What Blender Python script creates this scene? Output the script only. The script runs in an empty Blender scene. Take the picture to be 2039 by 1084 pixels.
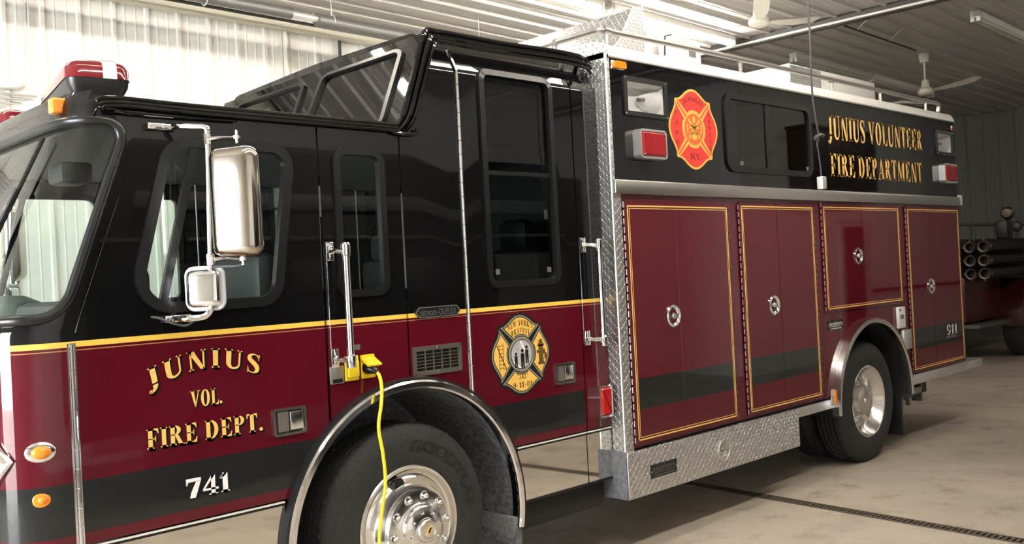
import bpy, bmesh, math, random
from math import sin, cos, pi, radians as R, sqrt, atan2, hypot
from mathutils import Vector, Matrix
from mathutils.geometry import tessellate_polygon
random.seed(4)
scn = bpy.context.scene
COL = scn.collection

# ------------------------------------------------------------------ materials
MATS = {}
class N:
    """tiny node helper"""
    def __init__(s, name):
        s.m = bpy.data.materials.new(name); s.m.use_nodes = True
        s.t = s.m.node_tree; s.b = s.t.nodes['Principled BSDF']; s.out = s.t.nodes['Material Output']
        MATS[name] = s.m
    def n(s, typ, **kw):
        x = s.t.nodes.new(typ)
        for k, v in kw.items(): setattr(x, k, v)
        return x
    def l(s, a, b): s.t.links.new(a, b)
    def math(s, op, a, b=None, c=None):
        x = s.n('ShaderNodeMath', operation=op)
        for i, v in enumerate((a, b, c)):
            if v is None: continue
            if isinstance(v, (int, float)): x.inputs[i].default_value = v
            else: s.l(v, x.inputs[i])
        return x.outputs[0]
    def coords(s):
        tc = s.n('ShaderNodeTexCoord'); sp = s.n('ShaderNodeSeparateXYZ'); s.l(tc.outputs['Object'], sp.inputs[0])
        return tc.outputs['Object'], sp.outputs
    def noise(s, vec, scale, detail=4, rough=.6):
        x = s.n('ShaderNodeTexNoise'); x.inputs['Scale'].default_value = scale
        x.inputs['Detail'].default_value = detail; x.inputs['Roughness'].default_value = rough
        s.l(vec, x.inputs['Vector']); return x.outputs['Fac']
    def mix(s, fac, a, b):
        x = s.n('ShaderNodeMix', data_type='RGBA')
        if isinstance(fac, (int, float)): x.inputs[0].default_value = fac
        else: s.l(fac, x.inputs[0])
        for i, v in ((6, a), (7, b)):
            if isinstance(v, tuple): x.inputs[i].default_value = (*v, 1)
            else: s.l(v, x.inputs[i])
        return x.outputs[2]
    def bump(s, h, strength, dist=.01):
        x = s.n('ShaderNodeBump'); x.inputs['Strength'].default_value = strength; x.inputs['Distance'].default_value = dist
        s.l(h, x.inputs['Height']); s.l(x.outputs[0], s.b.inputs['Normal'])
    def remap(s, v, a, b, c=0., d=1.):
        x = s.n('ShaderNodeMapRange'); s.l(v, x.inputs[0])
        for i, q in enumerate((a, b, c, d)): x.inputs[1+i].default_value = q
        return x.outputs[0]

def mat(name, col, rough=.5, metal=0., bumpy=0., spec=.5, coat=0., bscale=40, vary=0.):
    s = N(name); b = s.b
    b.inputs['Base Color'].default_value = (*col, 1); b.inputs['Roughness'].default_value = rough
    b.inputs['Metallic'].default_value = metal; b.inputs['Specular IOR Level'].default_value = spec
    b.inputs['Coat Weight'].default_value = coat
    if bumpy or vary:
        v, _ = s.coords(); f = s.noise(v, bscale)
        if bumpy: s.bump(f, bumpy)
        if vary:
            s.l(s.mix(s.remap(f, .3, .7), tuple(c*(1-vary) for c in col), tuple(min(1, c*(1+vary)) for c in col)), b.inputs['Base Color'])
    return s.m

BLACK = (.0045, .0045, .005); RED = (.094, .0052, .0125); GREY = (.017, .0175, .018); GOLD = (.90, .60, .11)
def paint(name, bands, base, rough=.035, wav=.012):
    """glossy paint; bands = (z0, z1, colour, ((x0,x1),...)|None) painted over base"""
    s = N(name); v, o = s.coords(); X, Z = o[0], o[2]
    c = base
    for z0, z1, col, xs in bands:
        f = s.math('MULTIPLY', s.math('GREATER_THAN', Z, z0), s.math('LESS_THAN', Z, z1))
        if xs:
            g = None
            for a, b in xs:
                h = s.math('MULTIPLY', s.math('GREATER_THAN', X, a), s.math('LESS_THAN', X, b))
                g = h if g is None else s.math('ADD', g, h)
            f = s.math('MULTIPLY', f, g)
        c = s.mix(f, c, col)
    if isinstance(c, tuple): s.b.inputs['Base Color'].default_value = (*c, 1)
    else: s.l(c, s.b.inputs['Base Color'])
    s.b.inputs['Roughness'].default_value = rough
    if wav: s.bump(s.noise(v, 2.2, 2, .4), wav, .05)
    return s.m
paint('cab_paint', [(1.585, 9, BLACK, None), (1.563, 1.5851, GOLD, None), (1.549, 1.5525, (.5, .26, .1), None),
                    (.845, 1.045, GREY, ((-1, 4.185),))], RED)
paint('black_paint', [], BLACK)
paint('red_paint', [], RED)
paint('door_paint', [(.878, 1.072, GREY, ((4.552, 5.648), (5.832, 6.818), (8.572, 9.73)))], RED)
mat('chrome', (.86, .86, .88), .07, 1.)
mat('mirror_back', (.50, .46, .40), .12, 1.)
mat('polished', (.80, .79, .77), .16, 1.)
mat('brushed', (.62, .60, .56), .33, 1.)
mat('mirror_steel', (.74, .72, .68), .035, 1.)
mat('aluminium', (.72, .72, .71), .42, 1., .15, bscale=30)
mat('white_metal', (.78, .77, .73), .38, .0)
mat('rubber', (.010, .010, .0105), .42)
mat('gasket', (.007, .007, .0075), .3)
mat('tyre_rubber', (.022, .023, .0235), .72, 0, .25, bscale=60, vary=.35)
mat('undercarriage', (.012, .012, .013), .65, 0, .2)
mat('dusty_liner', (.11, .115, .13), .75, 0, .6, bscale=35, vary=.6)
mat('mudflap', (.16, .165, .18), .7, 0, .2, vary=.3)
mat('seal_black', (.006, .006, .006), .3)
mat('gold_leaf', (.95, .57, .16), .45)
mat('shadow_vinyl', (.006, .004, .004), .3)
mat('white_vinyl', (.95, .95, .96), .4)
mat('emblem_gold', (.92, .56, .12), .45)
mat('emblem_black', (.008, .008, .008), .4)
mat('emblem_silver', (.34, .33, .27), .42, .3)
mat('emblem_grey', (.50, .48, .50), .5, vary=.25, bscale=12)
mat('emblem_brown', (.13, .065, .012), .5)
mat('emblem_red', (.68, .045, .035), .42)
mat('emblem_dark_red', (.16, .008, .010), .45)
mat('emblem_orange', (.70, .13, .035), .45)
mat('emblem_yellow', (.85, .47, .085), .42)
mat('yellow_plastic', (.85, .62, .015), .38)
mat('cord_yellow', (.88, .70, .03), .4)
mat('grey_plate', (.30, .29, .27), .4, .6)
mat('badge_black', (.010, .010, .010), .35)
mat('badge_grey', (.20, .20, .20), .4, .5)
mat('white_plastic', (.78, .78, .77), .4)
mat('lens_red', (.30, .004, .009), .16)
mat('lens_bright_red', (.48, .008, .010), .15, coat=.3)
mat('lens_dark_red', (.16, .006, .012), .08, coat=.6)
mat('lens_amber', (.80, .24, .012), .12, coat=.6)
mat('lens_clear', (.62, .64, .66), .12, coat=.5)
mat('reflector', (.80, .80, .80), .4, 0)
mat('vinyl_seat', (.02, .021, .022), .5)
mat('dash_grey', (.05, .055, .055), .5)
mat('dash_pale', (.16, .20, .18), .45)
mat('cab_lining', (.06, .065, .065), .6)
mat('cab_red_bin', (.30, .02, .02), .5)
mat('fan_white', (.66, .63, .55), .4)
mat('fixture_white', (.76, .73, .68), .45)
mat('duct_grey', (.16, .155, .15), .45, .5)
mat('duct_bright', (.80, .77, .70), .3, .6)
mat('steel_pipe', (.50, .48, .45), .3, .8)
mat('channel_beige', (.62, .58, .47), .5)
mat('conduit_grey', (.55, .54, .50), .4, .4)
mat('beam_dark', (.05, .045, .04), .6)
mat('cord_grey', (.055, .052, .052), .5)
mat('old_red', (.05, .006, .006), .35)
mat('old_black', (.012, .011, .011), .45)
mat('old_hose', (.004, .004, .004), .6)
mat('old_brass', (.10, .08, .065), .4, .9)
mat('old_grey', (.09, .085, .08), .5)
mat('door_brown', (.05, .022, .012), .4)
mat('trim_white', (.62, .60, .56), .5)
mat('near_wall_paint', (.80, .77, .74), .55, vary=.05, bscale=2)
mat('engine_green', (.005, .006, .006), .35)
mat('hinge_steel', (.30, .27, .26), .35, 1.)
mat('drain_iron', (.085, .065, .045), .8, .1, .5)

def emis(name, col, st):
    s = N(name); s.t.nodes.remove(s.b); e = s.n('ShaderNodeEmission')
    e.inputs[0].default_value = (*col, 1); e.inputs[1].default_value = st; s.l(e.outputs[0], s.out.inputs[0]); return s.m
TUBE = 50.
emis('lit_tube', (1., .93, .82), TUBE)
emis('lit_tube_bright', (1., .95, .87), 140.)
emis('lit_tube_soft', (1., .92, .80), 26.)
emis('lit_tube_far', (1., .93, .83), 17.)  # for the added lamps that brighten the office wall
emis('lit_tube_side', (1., .93, .83), 74.)
mat('dead_tube', (.62, .62, .58), .3)

def glass(name, tint, ior=1.5):
    s = N(name); s.t.nodes.remove(s.b)
    tr = s.n('ShaderNodeBsdfTransparent'); tr.inputs[0].default_value = (*tint, 1)
    gl = s.n('ShaderNodeBsdfGlossy'); gl.inputs['Roughness'].default_value = .01; gl.inputs[0].default_value = (1, 1, 1, 1)
    fr = s.n('ShaderNodeFresnel'); gg = s.n('ShaderNodeNewGeometry')
    s.l(s.remap(gg.outputs['Backfacing'], 0, 1, ior, 1/ior), fr.inputs[0])
    mx = s.n('ShaderNodeMixShader'); s.l(fr.outputs[0], mx.inputs[0]); s.l(tr.outputs[0], mx.inputs[1]); s.l(gl.outputs[0], mx.inputs[2])
    s.l(mx.outputs[0], s.out.inputs[0]); return s.m
glass('clear_glass', (.86, .91, .89))
glass('tinted_glass', (.45, .50, .49))
glass('dark_glass', (.30, .34, .33))
glass('lamp_glass', (.95, .95, .95))

def diamond(name, col, rough, cell=.027):
    s = N(name); v, o = s.coords()
    g = s.n('ShaderNodeNewGeometry'); sp = s.n('ShaderNodeSeparateXYZ'); s.l(g.outputs['True Normal'], sp.inputs[0])
    nx = s.math('GREATER_THAN', s.math('ABSOLUTE', sp.outputs[0]), .6)
    nz = s.math('GREATER_THAN', s.math('ABSOLUTE', sp.outputs[2]), .6)
    def lerp(a, b, f): return s.math('ADD', s.math('MULTIPLY', a, s.math('SUBTRACT', 1, f)), s.math('MULTIPLY', b, f))
    u = lerp(o[0], o[1], nx); w = lerp(o[2], o[1], nz)
    u = s.math('DIVIDE', u, cell); w = s.math('DIVIDE', w, cell)
    fu, fw = s.math('FLOOR', u), s.math('FLOOR', w)
    par = s.math('MODULO', s.math('ABSOLUTE', s.math('ADD', fu, fw)), 2.)
    sg = s.math('SUBTRACT', s.math('MULTIPLY', s.math('GREATER_THAN', par, .5), 2.), 1.)
    lu = s.math('SUBTRACT', s.math('SUBTRACT', u, fu), .5); lw = s.math('SUBTRACT', s.math('SUBTRACT', w, fw), .5)
    a = s.math('ADD', lu, s.math('MULTIPLY', sg, lw)); b = s.math('SUBTRACT', lu, s.math('MULTIPLY', sg, lw))
    e = s.math('ADD', s.math('POWER', s.math('ABSOLUTE', s.math('DIVIDE', a, .88)), 2.), s.math('POWER', s.math('ABSOLUTE', s.math('DIVIDE', b, .20)), 2.))
    h = s.math('MAXIMUM', s.math('SUBTRACT', 1., e), 0.)
    h = s.math('POWER', h, .6)
    s.bump(h, 1.0, .0042)
    s.b.inputs['Base Color'].default_value = (*col, 1); s.b.inputs['Metallic'].default_value = 1.
    s.l(s.remap(h, 0, .5, rough, rough*.62), s.b.inputs['Roughness'])
    return s.m
diamond('diamond_plate', (.66, .66, .66), .42)

def ribbed_metal(name, col, rough, dirt=.06):
    s = N(name); v, o = s.coords()
    f = s.noise(v, .8, 5); f2 = s.noise(v, 9., 3)
    m = s.math('MULTIPLY', f, f2)
    s.l(s.mix(s.remap(m, .15, .4), tuple(c*(1-dirt) for c in col), col), s.b.inputs['Base Color'])
    s.b.inputs['Roughness'].default_value = rough; return s.m
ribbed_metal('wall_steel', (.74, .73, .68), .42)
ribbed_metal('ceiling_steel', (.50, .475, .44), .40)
ribbed_metal('rear_wall_shaded', (.20, .205, .19), .5)  # dimness of the unlit rear end is put into this colour

def concrete():
    s = N('concrete'); v, o = s.coords()
    a = s.noise(v, .55, 6, .62); b = s.noise(v, 3.2, 8, .7); c = s.noise(v, 60, 4, .7)
    col = s.mix(s.remap(a, .36, .66), (.33, .285, .23), (.49, .425, .345))
    col = s.mix(s.remap(b, .54, .74), col, (.20, .165, .13))
    d = s.noise(v, 1.1, 3, .5)
    col = s.mix(s.math('MULTIPLY', s.remap(d, .56, .72), .55), col, (.13, .105, .085))
    col = s.mix(s.math('MULTIPLY', s.remap(c, .35, .7), .22), col, (.60, .52, .42))
    s.l(col, s.b.inputs['Base Color'])
    s.l(s.remap(b, .3, .7, .42, .62), s.b.inputs['Roughness'])
    s.b.inputs['Specular IOR Level'].default_value = .35
    s.bump(c, .12, .004)
concrete()

# ------------------------------------------------------------------ mesh helpers
class MB:
    def __init__(s): s.b = bmesh.new()
    def face(s, pts, mi=0):
        try:
            f = s.b.faces.new([s.b.verts.new(p) for p in pts]); f.material_index = mi; return f
        except ValueError: return None
    def box(s, x0, x1, y0, y1, z0, z1, bev=0., seg=2, mx=None, mi=0):
        P = [(x, y, z) for x in (x0, x1) for y in (y0, y1) for z in (z0, z1)]
        if mx is not None: P = [mx @ Vector(p) for p in P]
        v = [s.b.verts.new(p) for p in P]
        fs = [s.b.faces.new([v[i] for i in q]) for q in ((0,1,3,2),(4,6,7,5),(0,4,5,1),(2,3,7,6),(0,2,6,4),(1,5,7,3))]
        for f in fs: f.material_index = mi
        if bev:
            es = list({e for f in fs for e in f.edges})
            bmesh.ops.bevel(s.b, geom=es, offset=bev, segments=seg, affect='EDGES', profile=.5)
        return s
    def plate(s, outer, holes=(), y0=0., y1=.01, fn=None, mi=0, back=True):
        """polygon with holes in (u,v), extruded over w in y0..y1; default u=x v=z w=y"""
        fn = fn or (lambda u, v, w: (u, w, v))
        loops = [list(outer)] + [list(h) for h in holes]
        tri = tessellate_polygon([[Vector((p[0], p[1], 0)) for p in l] for l in loops])
        flat = [p for l in loops for p in l]
        f = [s.b.verts.new(fn(p[0], p[1], y0)) for p in flat]
        k = [s.b.verts.new(fn(p[0], p[1], y1)) for p in flat] if y1 != y0 else None
        for t in tri:
            if len(set(t)) < 3: continue
            try:
                s.b.faces.new([f[i] for i in t]).material_index = mi
                if k and back: s.b.faces.new([k[i] for i in reversed(t)]).material_index = mi
            except ValueError: pass
        if k:
            n = 0
            for l in loops:
                for i in range(len(l)):
                    a, b = n+i, n+(i+1) % len(l)
                    try: s.b.faces.new([f[a], f[b], k[b], k[a]]).material_index = mi
                    except ValueError: pass
                n += len(l)
        return s
    def ring(s, outer, inner, y0, y1, fn=None, mi=0):
        """band between two loops of equal count"""
        fn = fn or (lambda u, v, w: (u, w, v)); n = len(outer)
        A = [[s.b.verts.new(fn(p[0], p[1], w)) for p in L] for L in (outer, inner) for w in (y0, y1)]
        for i in range(n):
            j = (i+1) % n
            for a, b in ((0, 2), (2, 3), (3, 1), (1, 0)):
                s.b.faces.new([A[a][i], A[a][j], A[b][j], A[b][i]]).material_index = mi
        return s
    def tube(s, pts, r, seg=8, closed=False, cap=True, mi=0, squash=1.):
        pts = [Vector(p) for p in pts]; n = len(pts); rings = []
        up = None
        for i, p in enumerate(pts):
            a = pts[(i-1) % n] if (closed or i) else p; b = pts[(i+1) % n] if (closed or i < n-1) else p
            t = (b-a).normalized()
            if up is None:
                up = Vector((0, 0, 1)) if abs(t.z) < .9 else Vector((0, 1, 0))
            x = t.cross(up).normalized(); up = x.cross(t).normalized()
            rr = r[i] if isinstance(r, (list, tuple)) else r
            rings.append([s.b.verts.new(p + x*(cos(2*pi*k/seg)*rr) + up*(sin(2*pi*k/seg)*rr*squash)) for k in range(seg)])
        for i in range(n if closed else n-1):
            A, B = rings[i], rings[(i+1) % n]
            for k in range(seg):
                s.b.faces.new([A[k], A[(k+1) % seg], B[(k+1) % seg], B[k]]).material_index = mi
        if cap and not closed:
            s.b.faces.new(rings[0]).material_index = mi; s.b.faces.new(list(reversed(rings[-1]))).material_index = mi
        return s
    def lathe(s, prof, c=(0, 0, 0), axis='y', seg=48, a0=0., a1=2*pi, mi=0):
        """prof = [(r, h)...] turned about axis through c"""
        full = abs(a1-a0-2*pi) < 1e-6; n = seg if full else seg+1; c = Vector(c); rows = []
        for r, h in prof:
            row = []
            for k in range(n):
                a = a0+(a1-a0)*k/seg; u, v = r*cos(a), r*sin(a)
                p = {'y': (u, h, v), 'z': (u, v, h), 'x': (h, u, v)}[axis]
                row.append(s.b.verts.new(c+Vector(p)))
            rows.append(row)
        for i in range(len(rows)-1):
            for k in range(n if full else n-1):
                q = [rows[i][k], rows[i][(k+1) % n], rows[i+1][(k+1) % n], rows[i+1][k]]
                try: s.b.faces.new(q).material_index = mi
                except ValueError: pass
        return s
    def xform(s, m, since=0):
        s.b.verts.ensure_lookup_table()
        for v in s.b.verts[since:]: v.co = m @ v.co
        return s
    def count(s): return len(s.b.verts)
    def build(s, name, mats, parent=None, smooth=30, loc=None, recalc=True, weld=1e-5):
        if weld: bmesh.ops.remove_doubles(s.b, verts=s.b.verts, dist=weld)
        if recalc: bmesh.ops.recalc_face_normals(s.b, faces=s.b.faces)
        me = bpy.data.meshes.new(name); s.b.to_mesh(me); s.b.free()
        for m in ([mats] if isinstance(mats, str) else mats): me.materials.append(MATS[m])
        if smooth:
            for p in me.polygons: p.use_smooth = True
            me.set_sharp_from_angle(angle=R(smooth))
        o = bpy.data.objects.new(name, me); COL.objects.link(o)
        if parent: o.parent = parent
        if loc: o.location = loc
        return o

def empty(name, parent=None, loc=(0, 0, 0)):
    o = bpy.data.objects.new(name, None); COL.objects.link(o); o.location = loc; o.empty_display_size = .1
    if parent: o.parent = parent
    return o
def tag(o, label, cat, group=None):
    o['label'] = label; o['category'] = cat
    if group: o['group'] = group
    return o
def struct(o): o['kind'] = 'structure'; return o

def rpoly(pts, r, n=6):
    """round the corners of a polygon"""
    out = []; m = len(pts)
    for i in range(m):
        p = Vector(pts[i][:2]).to_2d(); a = Vector(pts[i-1][:2]); b = Vector(pts[(i+1) % m][:2])
        rr = pts[i][2] if len(pts[i]) > 2 else r
        da, db = (a-p).normalized(), (b-p).normalized(); ang = da.angle(db)
        t = min(rr/math.tan(ang/2), (a-p).length*.48, (b-p).length*.48); rr2 = t*math.tan(ang/2)
        c = p+(da+db).normalized()*(rr2/sin(ang/2))
        s0 = atan2((p+da*t-c).y, (p+da*t-c).x); s1 = atan2((p+db*t-c).y, (p+db*t-c).x)
        d = (s1-s0+pi) % (2*pi)-pi
        for k in range(n+1):
            q = s0+d*k/n; out.append((c.x+rr2*cos(q), c.y+rr2*sin(q)))
    return out
def rrect(x0, x1, z0, z1, r, n=6): return rpoly([(x0, z0), (x1, z0), (x1, z1), (x0, z1)], r, n)
def inset(poly, d):
    """move each point of a loop inwards by d (loop counter-clockwise or not)"""
    n = len(poly); area = sum(poly[i][0]*poly[(i+1) % n][1]-poly[(i+1) % n][0]*poly[i][1] for i in range(n))
    sg = 1 if area > 0 else -1; out = []
    for i in range(n):
        a, p, b = Vector(poly[i-1]), Vector(poly[i]), Vector(poly[(i+1) % n])
        t = (b-a)
        if t.length < 1e-9: t = Vector((1, 0))
        t.normalize(); out.append((p.x-t.y*d*sg, p.y+t.x*d*sg))
    return out
def arc(cx, cz, r, a0, a1, n=24):
    return [(cx+r*cos(R(a0+(a1-a0)*i/n)), cz+r*sin(R(a0+(a1-a0)*i/n))) for i in range(n+1)]
def smooth_path(pts, n=8):
    """centripetal Catmull-Rom"""
    P = [Vector(p) for p in pts]; P = [P[0]*2-P[1]]+P+[P[-1]*2-P[-2]]; out = []
    for i in range(1, len(P)-2):
        a, b, c, d = P[i-1:i+3]; t1 = max(1e-4, (b-a).length**.5); t2 = t1+max(1e-4, (c-b).length**.5); t3 = t2+max(1e-4, (d-c).length**.5)
        for k in range(n):
            t = t1+(t2-t1)*k/n
            A = a*((t1-t)/t1)+b*(t/t1); B = b*((t2-t)/(t2-t1))+c*((t-t1)/(t2-t1)); D = c*((t3-t)/(t3-t2))+d*((t-t2)/(t3-t2))
            E = A*((t2-t)/t2)+B*(t/t2); F = B*((t3-t)/(t3-t1))+D*((t-t1)/(t3-t1))
            out.append(E*((t2-t)/(t2-t1))+F*((t-t1)/(t2-t1)))
    out.append(P[-2]); return out

# ------------------------------------------------------------------ serif lettering (height 1)
T, HL, SF, OV = .20, .07, .055, .065
def rect(x0, x1, y0, y1): return [(x0, y0), (x1, y0), (x1, y1), (x0, y1)]
def stemg(x, w=T, y0=0, y1=1, top=True, bot=True):
    g = [rect(x, x+w, y0, y1)]
    if bot: g += [rect(x-OV, x+w+OV, y0, y0+SF), [(x-OV*.5, y0+SF), (x+w+OV*.5, y0+SF), (x+w, y0+SF*1.9), (x, y0+SF*1.9)]]
    if top: g += [rect(x-OV, x+w+OV, y1-SF, y1), [(x, y1-SF*1.9), (x+w, y1-SF*1.9), (x+w+OV*.5, y1-SF), (x-OV*.5, y1-SF)]]
    return g
def ribbon(pts, n=6):
    P = smooth_path([(p[0], p[1], p[2]) for p in pts], n); L = []; g = []
    for i, p in enumerate(P):
        t = Vector((P[min(i+1, len(P)-1)]-P[max(i-1, 0)])[:2]).normalized(); w = p[2]/2
        L.append(((p[0]-t.y*w, p[1]+t.x*w), (p[0]+t.y*w, p[1]-t.x*w)))
    for i in range(len(L)-1): g.append([L[i][0], L[i+1][0], L[i+1][1], L[i][1]])
    return g
def bowl(cx, cy, ro, rv, tw, th, a0, a1, n=18):
    """elliptic band: outer radii ro,rv; inner ro-tw, rv-th"""
    g = []
    for i in range(n):
        a, b = R(a0+(a1-a0)*i/n), R(a0+(a1-a0)*(i+1)/n)
        g.append([(cx+ro*cos(a), cy+rv*sin(a)), (cx+ro*cos(b), cy+rv*sin(b)),
                  (cx+(ro-tw)*cos(b), cy+(rv-th)*sin(b)), (cx+(ro-tw)*cos(a), cy+(rv-th)*sin(a))])
    return g
def dot(x, y, r): return [[(x+r*cos(k*pi/6), y+r*sin(k*pi/6)) for k in range(12)]]
def glyph(c):
    if c == 'I': return .36, stemg(.08)
    if c == 'L': return .60, stemg(.08)+[rect(.08, .56, 0, SF), [(.36, SF), (.56, SF), (.59, .30), (.56, .30), (.50, .14)]]
    if c == 'E': return .62, stemg(.08)+[rect(.08, .56, 0, SF), rect(.08, .55, 1-SF, 1), rect(.08, .42, .485, .485+SF),
        [(.38, SF), (.56, SF), (.59, .28), (.56, .28), (.50, .14)], [(.36, 1-SF), (.55, 1-SF), (.57, .75), (.54, .75), (.48, .87)], rect(.40, .44, .38, .64)]
    if c == 'F': return .58, stemg(.08)+[rect(.08, .55, 1-SF, 1), rect(.08, .42, .46, .46+SF),
        [(.36, 1-SF), (.55, 1-SF), (.57, .73), (.54, .73), (.48, .86)], rect(.40, .44, .35, .62)]
    if c == 'T': return .62, stemg(.21, top=False)+[rect(.03, .59, 1-SF, 1), [(.03, 1-SF), (.2, 1-SF), (.09, .87), (.06, .74), (.03, .74)],
        [(.42, 1-SF), (.59, 1-SF), (.59, .74), (.56, .74), (.53, .87)]]
    if c == 'N': return .76, stemg(.10, HL)+stemg(.60, HL, bot=False)+[[(.05, 1), (.26, 1), (.67, 0), (.50, 0)], rect(.0, .26, 1-SF, 1)]
    if c == 'U': return .74, stemg(.08, T, .28, 1, bot=False)+stemg(.58, HL, .28, 1, bot=False)+bowl(.365, .30, .285, .315, T, .10, 180, 270)+bowl(.365, .30, .285, .315, HL, .10, 270, 360)
    if c == 'J': return .46, stemg(.17, T, .12, 1, bot=False)+ribbon([(.27, .2, .20), (.265, .05, .19), (.21, -.09, .14), (.09, -.17, .10), (.00, -.16, .05)])+dot(.06, -.12, .075)
    if c == 'V': return .72, [[(.05, 1), (.27, 1), (.42, .12), (.36, 0), (.33, 0)], [(.33, 0), (.40, .0), (.66, 1), (.59, 1)], rect(-.02, .33, 1-SF, 1), rect(.50, .74, 1-SF, 1)]
    if c == 'A': return .72, [[(.30, 1), (.42, 1), (.70, 0), (.48, 0)], [(.09, 0), (.16, 0), (.40, .94), (.34, 1)], rect(.18, .55, .28, .28+SF), rect(0, .25, 0, SF), rect(.40, .76, 0, SF)]
    if c == 'O': return .74, bowl(.36, .5, .33, .515, T, .055, 0, 360, 36)
    if c == '0': return .60, bowl(.29, .5, .26, .51, .16, .06, 0, 360, 30)
    if c == 'D': return .74, stemg(.08)+bowl(.26, .5, .42, .5, T, SF, -90, 90)+[rect(.1, .28, 0, SF), rect(.1, .28, 1-SF, 1)]
    if c == 'P': return .62, stemg(.08)+bowl(.26, .74, .31, .26, T*.9, SF, -90, 90)+[rect(.1, .27, .48, .48+SF), rect(.1, .27, 1-SF, 1)]
    if c == 'R': return .72, stemg(.08)+bowl(.26, .75, .31, .25, T*.9, SF, -90, 90)+[rect(.1, .27, .50, .50+SF), rect(.1, .27, 1-SF, 1),
        [(.28, .52), (.44, .52), (.68, 0), (.47, 0)], rect(.46, .74, 0, SF)]
    if c == 'B': return .66, stemg(.08)+bowl(.26, .76, .28, .24, T*.85, SF, -90, 90)+bowl(.26, .265, .33, .265, T*.9, SF, -90, 90)+[rect(.1, .27, .50, .50+SF), rect(.1, .27, 1-SF, 1), rect(.1, .27, 0, SF)]
    if c == 'S': return .60, ribbon([(.49, .74, .045), (.44, .91, .06), (.29, .975, .055), (.13, .88, .13), (.12, .70, .19), (.29, .53, .22), (.44, .35, .20), (.45, .15, .14), (.29, .025, .055), (.12, .08, .06), (.07, .26, .045)], 5)+[rect(.47, .51, .70, 1.0), rect(.05, .09, .0, .30)]
    if c == 'M': return .92, stemg(.10, HL)+stemg(.64, T)+[[(.06, 1), (.27, 1), (.50, .06), (.44, 0), (.40, 0)], [(.41, 0), (.47, .0), (.70, 1), (.64, 1)]]
    if c == 'W': return 1.02, [[(.05, 1), (.25, 1), (.38, .1), (.33, 0), (.30, 0)], [(.30, 0), (.36, 0), (.55, 1), (.49, 1)], [(.42, 1), (.60, 1), (.73, .1), (.69, 0), (.65, 0)], [(.65, 0), (.71, 0), (.95, 1), (.88, 1)], rect(-.02, .32, 1-SF, 1), rect(.80, 1.02, 1-SF, 1)]
    if c == 'Y': return .70, stemg(.26, T, 0, .45, top=False)+[[(.04, 1), (.26, 1), (.46, .42), (.26, .42)], [(.36, .45), (.43, .40), (.65, 1), (.58, 1)], rect(-.02, .31, 1-SF, 1), rect(.49, .72, 1-SF, 1)]
    if c == 'K': return .74, stemg(.08)+[[(.24, .44), (.30, .40), (.64, 1), (.57, 1)], [(.33, .62), (.44, .62), (.72, 0), (.49, 0)], rect(.46, .70, 1-SF, 1), rect(.42, .77, 0, SF)]
    if c == 'C': return .68, bowl(.37, .5, .33, .515, T, .055, 45, 315, 30)+[rect(.57, .61, .66, 1.), rect(.57, .61, .0, .3)]
    if c == 'G': return .74, bowl(.37, .5, .33, .515, T, .055, 45, 325, 30)+[rect(.57, .61, .66, 1.)]+stemg(.50, T*.8, .06, .44, bot=False)
    if c == '1': return .42, stemg(.13, T, top=False)+[[(.02, .78), (.13, .86), (.13, .72), (.02, .72)], [(.02, .80), (.02, .74), (.20, .80), (.33, 1), (.22, 1)]]
    if c == '7': return .60, [[(.02, 1), (.02, .66), (.06, .66), (.11, .82), (.58, .82), (.58, 1)], [(.40, .84), (.58, .84), (.36, 0), (.14, 0), (.20, .30)]]
    if c == '4': return .64, [[(.36, 1), (.50, 1), (.10, .34), (.02, .34)], rect(.02, .62, .23, .34), rect(.34, .50, 0, 1), rect(.24, .60, 0, SF)]
    if c == '9': return .60, bowl(.29, .68, .26, .33, .16, .06, 0, 360, 30)+ribbon([(.47, .68, .15), (.44, .34, .16), (.32, .08, .11), (.16, .02, .05)])+dot(.15, .09, .07)
    if c == '3': return .58, bowl(.26, .76, .24, .25, .15, .06, -80, 150, 20)+bowl(.26, .27, .28, .28, .17, .06, -150, 85, 20)+dot(.10, .80, .07)+dot(.09, .18, .08)
    if c == '.': return .26, dot(.11, .10, .10)
    if c == '-': return .34, [rect(.04, .30, .36, .46)]
    if c == "'": return .20, [[(.05, 1), (.15, 1), (.11, .70), (.08, .70)]]
    if c == '"': return .34, [[(.05, 1), (.15, 1), (.11, .70), (.08, .70)], [(.20, 1), (.30, 1), (.26, .70), (.23, .70)]]
    return .34, []
def lettering(mb, text, warp, track=.06, y=0., mi=0):
    """warp(s, v): s in 0..1 along the line, v in letter heights -> (x, z)"""
    tot = sum(glyph(c)[0]+track for c in text)-track; x = 0
    for c in text:
        w, g = glyph(c)
        for poly in g:
            q = [warp((x+p[0])/tot, p[1]) for p in poly]
            mb.face([(p[0], y, p[1]) for p in q], mi)
        x += w+track
def line_warp(x0, x1, z0, z1, zr0=None, zr1=None):
    """straight line: left heights z0..z1, right heights zr0..zr1"""
    zr0 = z0 if zr0 is None else zr0; zr1 = z1 if zr1 is None else zr1
    def w(s, v): b = z0+(zr0-z0)*s; t = z1+(zr1-z1)*s; return (x0+(x1-x0)*s, b+(t-b)*v)
    return w
def arc_warp(cx, cz, r, h, a0, a1):
    """letters standing on a circle of radius r, angle a0 -> a1 degrees"""
    def w(s, v): a = R(a0+(a1-a0)*s); q = r+h*v; return (cx+q*cos(a), cz+q*sin(a))
    return w
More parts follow.
